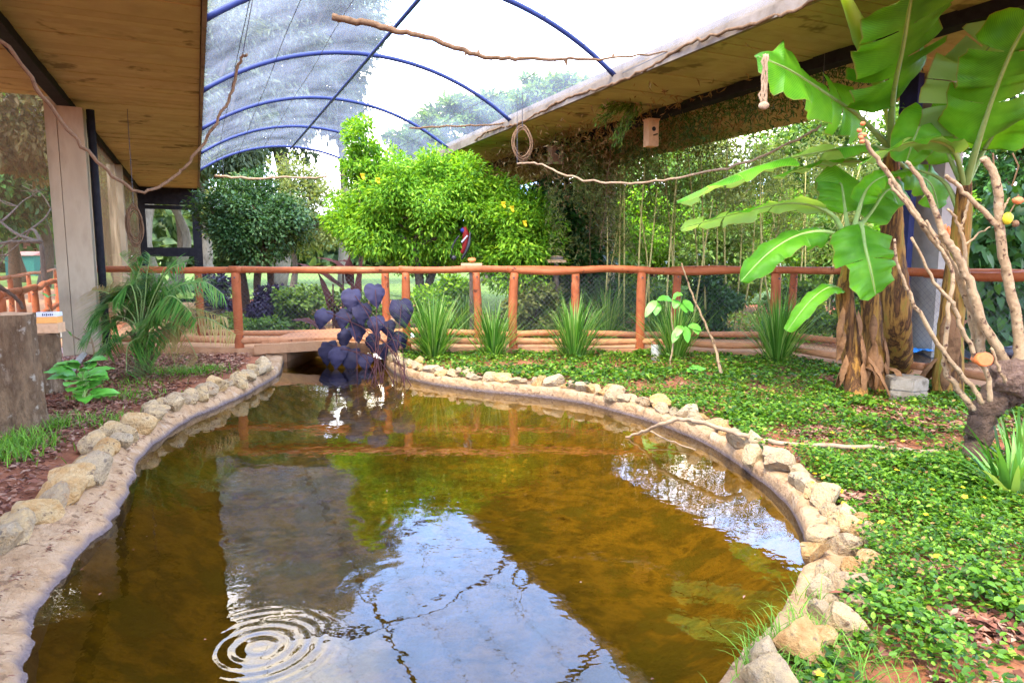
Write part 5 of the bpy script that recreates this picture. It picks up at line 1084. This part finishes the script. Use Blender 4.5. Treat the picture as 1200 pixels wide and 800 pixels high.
br([(1142, 420), (1140, 395), (1132, 340), (1130, 290), (1122, 262), (1110, 245)], [.022, .018, .016, .013, .009], 10, .15)
br([(1126, 270), (1132, 250), (1136, 230)], [.012, .010, .007], 11, .15)
br([(1130, 288), (1145, 275), (1160, 266)], [.010, .007, .005], 12, .15)
br([(1172, 255), (1178, 240), (1183, 232)], [.010, .008, .006], 13, -.05)
br([(1178, 448), (1166, 420), (1162, 408)], [.014, .012, .010], 14, -.15)
# fruit fixed on twigs
M['papaya'] = surf('papaya_flesh', [(.42, .075, .02), (.52, .14, .04), (.47, .10, .03)], scale=10, bump=.2, rough=.45)
M['peel'] = surf('fruit_peel', [(.48, .40, .02), (.58, .50, .03), (.42, .45, .03)], scale=8, bump=.1, rough=.4)
M['orange'] = surf('orange_fruit', [(.48, .13, .04), (.58, .22, .09)], scale=8, bump=.2, rough=.5)
def blob(c, s, seed=0, cut=None, ax=None):
    bmy = bmesh.new(); bmesh.ops.create_icosphere(bmy, subdivisions=3, radius=1); V = np.array([v.co[:] for v in bmy.verts]); F = [[v.index for v in f.verts] for f in bmy.faces]; bmy.free()
    V *= (1+.06*vnoise(V[:, :2]+V[:, 2:], 3, seed))[:, None]
    if cut is not None:
        dn = nrm(np.asarray(cut, float)); pr_ = V@dn; ov = pr_ > .12; V[ov] -= np.outer(pr_[ov]-.12, dn)*.96
    return [c+v*np.asarray(s) for v in V], F
o = obj('papaya_piece', blob(P(1154, 421, Yf-.22), (.065, .05, .046), 1, (.35, -1, .15)), M['papaya'], smooth=True, label='cut papaya piece with orange flesh resting on the shrub branches', cat='papaya'); obj('skin', blob(P(1153, 421, Yf-.20)+[0, .025, .0], (.066, .04, .038), 2), M['orange'], o, smooth=True)
yl = obj('yellow_fruit', blob(P(1181, 256, Yf-.1), (.030, .028, .038), 3), M['peel'], smooth=True, label='yellow fruit peel stuck on the tallest bare branch', cat='fruit'); obj('dry_end', blob(P(1190, 262, Yf-.1), (.022, .02, .022), 5), M['vine'], yl)
obj('stalk', tube([P(1183, 250, Yf-.08), P(1190, 238, Yf-.08)], .004, 5), M['vine'], yl)
oo = obj('orange_fruit', blob(P(1193, 235, Yf-.08), (.034, .03, .024), 4), M['orange'], smooth=True, label='small orange fruit half on a twig above the yellow peel', cat='fruit'); obj('calyx', blob(P(1193, 232, Yf-.08), (.008, .008, .024), 4), M['vine'], oo)
rd = obj('fruit_slice', blob(P(1108, 270, Yf+.12), (.018, .02, .042), 6, (1, -.5, 0)), M['orange'], smooth=True, label='reddish fruit slice wedged behind the forked pale branches', cat='fruit'); obj('rind', blob(P(1111, 272, Yf+.13), (.012, .02, .040), 7), M['papaya'], rd)
for k, (px, py) in enumerate([(1011, 145), (1008, 155), (1014, 160)]):
    pass
rb = empty('bud_cluster', P(1010, 152, Yf+.08), 'cluster of small reddish buds at the tip of the longest pale branch', 'buds')
for k, (px, py) in enumerate([(1011, 145), (1007, 153), (1013, 158), (1009, 161), (1010, 166)]): obj('bud', blob(P(px, py, Yf+.06), (.016, .014, .014), 8+k), M['orange'], rb, smooth=True)

# black bird on the burl
bb = P(1183, 414, Yf+.10); M['feather'] = surf('black_feathers', [(.008, .008, .012), (.02, .02, .028)], scale=20, bump=.3, rough=.4, spec=.5)
bird = empty('bird', bb+[0, 0, -.05], 'black bird with orange bill perched on the gnarled shrub', 'bird')
ax_t = np.array([1.0, -.1, .25]); prof = [(-.17, .006, -.035), (-.10, .014, -.015), (-.07, .030, 0), (-.03, .044, .004), (.01, .046, .006), (.045, .036, .014), (.065, .026, .026), (.085, .027, .034), (.105, .021, .036), (.118, .006, .034)]
Vb, Fb = [], []; sg_ = 12
for s_, r_, dz in prof:
    for k in range(sg_):
        a = 2*math.pi*k/sg_; Vb.append(bb+[s_, r_*.9*math.cos(a), dz+r_*math.sin(a)])
for i in range(len(prof)-1):
    for k in range(sg_): Fb.append((i*sg_+k, i*sg_+(k+1) % sg_, (i+1)*sg_+(k+1) % sg_, (i+1)*sg_+k))
Fb += [tuple(range(sg_-1, -1, -1)), tuple(range((len(prof)-1)*sg_, len(prof)*sg_))]
obj('body', (Vb, Fb), M['feather'], bird, smooth=True)
obj('tail', box(bb+[-.17, 0, -.035], (.12, .03, .008)), M['feather'], bird)
for sy in (-1, 1):
    obj('wing', blob(bb+[-.03, sy*.040, .008], (.075, .010, .026), 3), M['feather'], bird, smooth=True)
    obj('leg', tube([bb+[0, sy*.015, -.03], bb+[.004, sy*.016, -.085]], .003, 5), M['orange'], bird)
    obj('eye', blob(bb+[.098, sy*.019, .042], (.004, .003, .004), 1), M['orange'], bird)
obj('beak', tube([bb+[.112, 0, .034], bb+[.150, 0, .028]], [.010, .002], 8), M['orange'], bird)

# ================================================================== THINGS ON THE GROUND
def hexblock(name, label, c, r, h, rot):
    bmz = bmesh.new(); vs = [bmz.verts.new((c[0]+r*math.cos(rot+k*math.pi/3), c[1]+r*math.sin(rot+k*math.pi/3), c[2])) for k in range(6)]
    f = bmz.faces.new(vs); ret = bmesh.ops.extrude_face_region(bmz, geom=[f]); bmesh.ops.translate(bmz, vec=(0, 0, h), verts=[v for v in ret['geom'] if isinstance(v, bmesh.types.BMVert)])
    bmesh.ops.recalc_face_normals(bmz, faces=bmz.faces); bmesh.ops.bevel(bmz, geom=bmz.edges[:], offset=.010, segments=2, affect='EDGES')
    me = bpy.data.meshes.new(name); bmz.to_mesh(me); bmz.free(); me.materials.append(M['hex']); return tag(link(name, me), label, 'paver')
hb = G(1061, 471); hexblock('hexagonal_paver', 'hexagonal concrete paver lying at the foot of the banana plants under another', hb+[0, 0, .02], .20, .115, .25); hexblock('hexagonal_paver', 'hexagonal concrete paver stacked on top of the lower one by the bananas', hb+[0, .005, .137], .20, .125, .30)
pt_ = G(769, 422); pot = empty('pot', pt_, 'small white cylindrical pot holding soil beside a railing post', 'pot')
obj('pot_body', tube([pt_+[0, 0, -.02], pt_+[0, 0, .10], pt_+[0, 0, .235]], [.072, .075, .08], 20), plain('pot_white', (.62, .58, .50)), pot, smooth=False)
obj('soil_plug', tube([pt_+[0, 0, .235], pt_+[0, 0, .27], pt_+[0, 0, .30]], [.07, .06, .03], 12, rough=.2), M['soil'], pot)
hp = [G(733, 512, -.095), G(752, 506, -.03), G(775, 497, .09), G(798, 491, .15), G(822, 495, .17), G(850, 503, .17), G(880, 513, .11), G(930, 521, .09), G(1000, 523, .095), G(1060, 527, .095), G(1104, 531, .08)]
hs_ = obj('stick', tube(wobble(hp, .005, 4, 6), [.010, .017, .018, .017, .016], 8, rough=.06), M['pale_vine'], smooth=True, label='long peeled pale stick reaching from the ground cover over the rim into the water', cat='stick')
obj('side_twig', tube(wobble([G(760, 505, -.02), G(785, 516, -.06), G(815, 527, -.08)], .003, 5, 5), [.008, .005], 6), M['pale_vine'], hs_, smooth=True)
trp = G(1140, 455)+[0, 1.1, .16]
tt_ = empty('tarpaulin', trp, 'dark plastic sheet folded with a bright blue corner behind the lower logs', 'tarpaulin')
def cloth(c, sx, sy, seed, amp):
    V, F = [], []; n1, n2_ = 14, 8; rs_ = np.random.RandomState(seed)
    for i in range(n1):
        for j in range(n2_): V.append(c+[sx*(i/(n1-1)-.5), sy*(j/(n2_-1)-.5), amp*(math.sin(i*1.3+seed)*math.cos(j*1.1)+.4*rs_.normal())])
    for i in range(n1-1):
        for j in range(n2_-1): F.append((i*n2_+j, (i+1)*n2_+j, (i+1)*n2_+j+1, i*n2_+j+1))
    return V, F
obj('dark_sheet', cloth(trp+[.1, .1, .1], 1.3, .7, 3, .03), plain('black_plastic', (.02, .022, .03), .35, .5), tt_, smooth=True)
obj('blue_corner', cloth(trp+[-.12, -.18, .155], .52, .22, 5, .018), plain('blue_plastic', (.03, .28, .72), .35, .5), tt_, smooth=True)
# ================================================================== HANGING BRANCHES, VINES, BIRDHOUSES
def hung(name, label, cat, pts, rad, mat, cords=(), amp=.008, seed=0, seg=10, knots=0):
    e = empty(name, pts[0], label, cat); obj('wood', tube(wobble(pts, amp, seed, 7), rad, seg, rough=.08, seed=seed), mat, e, smooth=True)
    for a, b in cords: obj('cord', tube([a, b], .004, 5), M['wire'], e)
    return e
Yb = 6.6
hb_ = hung('hanging_branch', 'long bare branch hung level under the netting vault above the pond', 'branch', [P(390, 20, Yb), P(430, 28, Yb), P(470, 37, Yb), P(520, 50, Yb), P(562, 66, Yb), P(610, 70, Yb), P(660, 70, Yb), P(720, 68, Yb), P(782, 61, Yb)], [.032, .030, .028, .024, .024, .020, .017, .013, .010, .006], M['vine'],
           cords=[(P(400, 22, Yb), P(400, 22, Yb)+[0, 0, .75]), (P(782, 61, Yb), B(7.6, 5.0, ZS+.1))], seed=11)
for a, b in [((561, 64), (560, 57)), ((663, 71), (664, 77)), ((718, 68), (719, 63)), ((545, 58), (546, 66))]: obj('knot', tube([P(*a, Yb), P(*b, Yb)], [.020, .006], 7), M['vine'], hb_)
hung('vine_swing', 'long sagging brown vine slung from the left ceiling to the vault', 'vine', [P(-15, 30, 4.6), P(30, 82, 4.7), P(80, 152, 4.9), P(120, 195, 5.0), P(162, 224, 5.1), P(200, 210, 5.3), P(225, 185, 5.4), P(250, 150, 5.5), P(272, 105, 5.6), P(281, 72, 5.6), P(289, 64, 5.6)], [.013, .013, .012, .011, .011, .011, .011, .010], M['vine'],
     cords=[(P(284, 66, 5.6), P(296, 0, 5.6)), (P(-15, 30, 4.6), P(-15, 30, 4.6)*[1, 1, 0]+[0, 0, ZS+.02])], amp=.006, seed=12)
Yk = 15.5
hung('hanging_stick', 'thin pale stick hanging level under the end arches before the olive tree', 'stick', [P(252, 206, Yk), P(290, 209, Yk), P(330, 208, Yk), P(370, 208, Yk), P(405, 205, Yk)], [.028, .024, .020, .016], M['pale_vine'], cords=[(P(262, 207, Yk), P(262, 207, Yk)+[0, 0, 1.3]), (P(398, 205, Yk), P(398, 205, Yk)+[0, 0, 2.1])], seed=13)
hung('dry_vine_rope', 'thin drooping vine slung from the column top towards the banana leaves', 'vine', [P(606, 192, 9.5), P(630, 192, 9.4), P(665, 206, 9.2), P(710, 215, 9.0), P(760, 213, 8.7), P(820, 203, 8.4), P(880, 188, 8.1), P(940, 160, 7.9), P(962, 147, 7.8)], [.013, .013, .014, .014, .013], M['pale_vine'], cords=[(P(606, 192, 9.5), P(606, 192, 9.5)*[1, 1, 0]+[0, 0, ZS]), (P(962, 147, 7.8), P(962, 147, 7.8)*[1, 1, 0]+[0, 0, ZS])], seed=14)
hung('bamboo_pole', 'thin brown pole tied between the bright tree top and the roof edge', 'pole', [P(480, 150, 12.2), P(530, 148, 12.2), P(575, 146, 12.2), P(604, 144, 12.2)], [.016, .015, .014], M['vine'], cords=[(P(602, 144, 12.2), B(11.7, 5.0, ZS+.1)), (P(490, 150, 12.2), P(490, 150, 12.2)+[0, 0, .9])], seed=15)
obj('edge_vine', tube(wobble([B(t, 4.93+.02*math.sin(t*3), ZS+.02+.04*math.sin(t*2.3)) for t in np.linspace(2.5, 12.4, 34)], .010, 16, 4), .017, 7, rough=.2), M['vine'], smooth=True, label='twisted brown vine running along the right roof edge', cat='vine')
def coil(name, label, c, rx, rz, nturn, mat, seed, top, yaw=.3):
    rs_ = np.random.RandomState(seed); e = empty(name, c, label, 'vine coil')
    for k in range(nturn):
        a = np.linspace(0, 6.283, 30); w = 1+rs_.normal(0, .10); yaw += rs_.normal(0, .15); ph = rs_.rand()*6
        obj('loop', tube(np.stack([c[0]+rx*w*np.cos(a)*math.cos(yaw)+.01*np.sin(a*3+ph), c[1]+rx*np.cos(a)*math.sin(yaw)+rs_.normal(0, .012)+.01*np.cos(a*2+ph), c[2]+rz*w*np.sin(a)], 1), .006+.004*rs_.rand(), 6, cap=False), mat, e, smooth=True)
    obj('cord', tube([c+[0, 0, rz*.9], top], .005, 5), M['wire'], e); return e
cc = P(612, 168, 9.6); coil('vine_wreath', 'loose wreath of dry vine hanging below the right roof edge', cc, .12, .21, 6, M['vine'], 3, np.array([cc[0], cc[1], ZS+.01]))
cc = P(158, 264, 10.6); coil('vine_coil', 'coil of thick dry vine hanging against the brown net wall', cc, .10, .27, 8, M['vine'], 4, np.array([cc[0], cc[1], ZS+.01]), yaw=.9)
cc = P(896, 95, 6.0); hd = empty('dry_flower', cc, 'withered banana flower dangling from a leaf tip before the right roof', 'dry flower')
for k in range(5): obj('strand', tube(wobble([P(897+k-2, 64, 6.0), P(895+k*1.3-2, 92, 6.0), P(892+k*1.5, 122, 6.0)], .006, 20+k, 5), [.010, .008, .010], 6), M['pale_vine'], hd, smooth=True)
obj('bract', blob(P(895, 124, 6.0), (.045, .03, .035), 3), M['pale_vine'], hd, smooth=True)
def birdhouse(label, px, py, Y, w, h, dark):
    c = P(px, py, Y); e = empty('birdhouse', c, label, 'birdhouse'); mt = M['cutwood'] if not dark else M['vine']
    body = obj('box', box(c, (w, w*.9, h), rz=.35), mt, e); d = np.array([math.sin(.35), -math.cos(.35), 0]); f = c+d*w*.45
    obj('entrance', tube([f+[0, 0, h*.16]-d*.005, f+[0, 0, h*.16]+d*.003], w*.2, 14), M['black'], body)
    obj('perch', tube([f+[0, 0, -.03], f+d*.10+[-.0, 0, -.03]], .011, 7), M['dark_bark'], body)
    obj('lid', box(c+[0, 0, h/2+.012], (w*1.12, w*1.05, .022), rz=.35), mt, body)
    obj('bracket', tube([c+[0, 0, h/2], np.array([c[0], c[1]+.05, ZS+.01])], .008, 6), M['wire'], e)
birdhouse('pale wooden birdhouse with round hole hanging under the right soffit', 763, 157, 10.6, .17, .38, False)
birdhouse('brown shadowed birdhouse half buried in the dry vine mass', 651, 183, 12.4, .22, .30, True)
# red, black and blue bird in the bright tree, feeding tray beside it
Yr = 12.52
rb_ = empty('parrot', P(540, 300, Yr), 'red, blue and black bird perched steeply among the bright tree leaves above the railing', 'bird')
rm, bl = plain('red_feather', (.14, .008, .008)), plain('blue_feather', (.02, .03, .16))
obj('body', tube(spline([P(544, 266, Yr), P(546, 276, Yr), P(545, 288, Yr), P(541, 297, Yr)], 5), [.035, .065, .06, .03], 12), rm, rb_, smooth=True)
obj('head', blob(P(543, 270, Yr), (.055, .05, .05), 3), bl, rb_, smooth=True)
obj('wing', tube(spline([P(551, 272, Yr-.03), P(549, 288, Yr-.05), P(541, 304, Yr-.03)], 5), [.012, .035, .018], 8), M['feather'], rb_, smooth=True)
obj('white_bar', tube([P(541, 284, Yr-.06), P(548, 276, Yr-.06)], .016, 7), plain('white_feather', (.35, .35, .4)), rb_)
obj('tail', tube(spline([P(538, 276, Yr), P(531, 287, Yr), P(527, 302, Yr)], 5), [.012, .022, .012], 7), M['feather'], rb_, smooth=True)
obj('foot', blob(P(532, 302, Yr), (.05, .045, .05), 2), M['feather'], rb_, smooth=True)
def feeder(label, px, py, Y, fm_):
    c = P(px, py, Y); e = empty('feeding_table', c*[1, 1, 0], label, 'feeding table'); obj('post', tube([c*[1, 1, 0]-[0, 0, .05], c-[0, 0, .03]], .05, 9), M['bark'], e)
    tray = obj('tray', box(c, (.36, .30, .05)), M['cutwood'], e); return c
c_ = feeder('wooden feeding table with a papaya half behind the railing below the red bird', 553, 310, 12.0, 0); pp_ = obj('papaya_half', blob(c_+[0, 0, .09], (.07, .05, .04), 4, (0, -.8, .6)), M['papaya'], smooth=True, label='papaya half on the feeding table below the red bird', cat='papaya'); obj('rind', blob(c_+[0, .02, .075], (.068, .05, .035), 4), M['orange'], pp_, smooth=True)
c_ = feeder('wooden feeding table with a grey dish at the foot of the ivy mound', 652, 306, 12.8, 0); ds = obj('dish', tube([c_+[0, 0, .026], c_+[0, 0, .08]], [.11, .14], 16), M['grey_conc'], smooth=False, label='grey dish standing on the feeding table by the ivy mound', cat='dish'); obj('feed', blob(c_+[0, 0, .085], (.11, .11, .02), 3), M['cutwood'], ds)
# ================================================================== FAR BUILDINGS AND GARDEN BENCH RAIL
def house(name, label, c, s, wall, roofm, rh, win):
    e = empty(name, c, label, 'building'); obj('wall', box(c+[0, 0, s[2]/2], s), wall, e)
    w, d = s[0]*.55, s[1]*.6; z = c[2]+s[2]; V = [c+[-w, -d, s[2]], c+[w, -d, s[2]], c+[w, d, s[2]], c+[-w, d, s[2]], c+[-w*.9, 0, s[2]+rh], c+[w*.9, 0, s[2]+rh]]
    obj('roof', (V, [(0, 1, 5, 4), (2, 3, 4, 5), (1, 2, 5), (3, 0, 4), (3, 2, 1, 0)]), roofm, e)
    for f in win:
        wd = obj('window', box(c+[s[0]*f, -s[1]/2-.02, s[2]*.55], (s[0]*.10, .06, s[2]*.4)), M['black'], e); obj('frame', box(c+[s[0]*f, -s[1]/2-.05, s[2]*.34], (s[0]*.12, .08, .06)), M['grey_conc'], wd)
house('shed', 'small green shed on the far lawn left of the pillar', P(34, 312, 58)*[1, 1, 0], (2.4, 2.2, 1.7), plain('green_paint', (.02, .13, .10)), plain('shed_roof', (.30, .12, .08)), .35, (-.2,))
house('far_building', 'long low white building beyond the lawn behind the bamboo', P(845, 300, 62)*[1, 1, 0], (9, 5, 2.2), plain('white_wall', (.42, .42, .42)), plain('pale_roof', (.26, .26, .27)), .8, (-.4, -.25, -.1, .1, .25, .4))
house('far_building', 'pale building with terracotta roof on the far left lawn', P(14, 305, 75)*[1, 1, 0], (9, 5, 2.4), plain('cream_wall', (.62, .55, .45)), plain('terracotta', (.40, .16, .09)), .9, (-.3, 0, .3))
gr_ = [np.array(P(x, 400, 19.5)[:2]) for x in (728, 745, 761)]
railing('garden_rail', 'short tan wooden rail on the garden lawn behind the culms', gr_, .95, (), .05, (M['culm'],)*3, seed=83, mesh_panel=False)
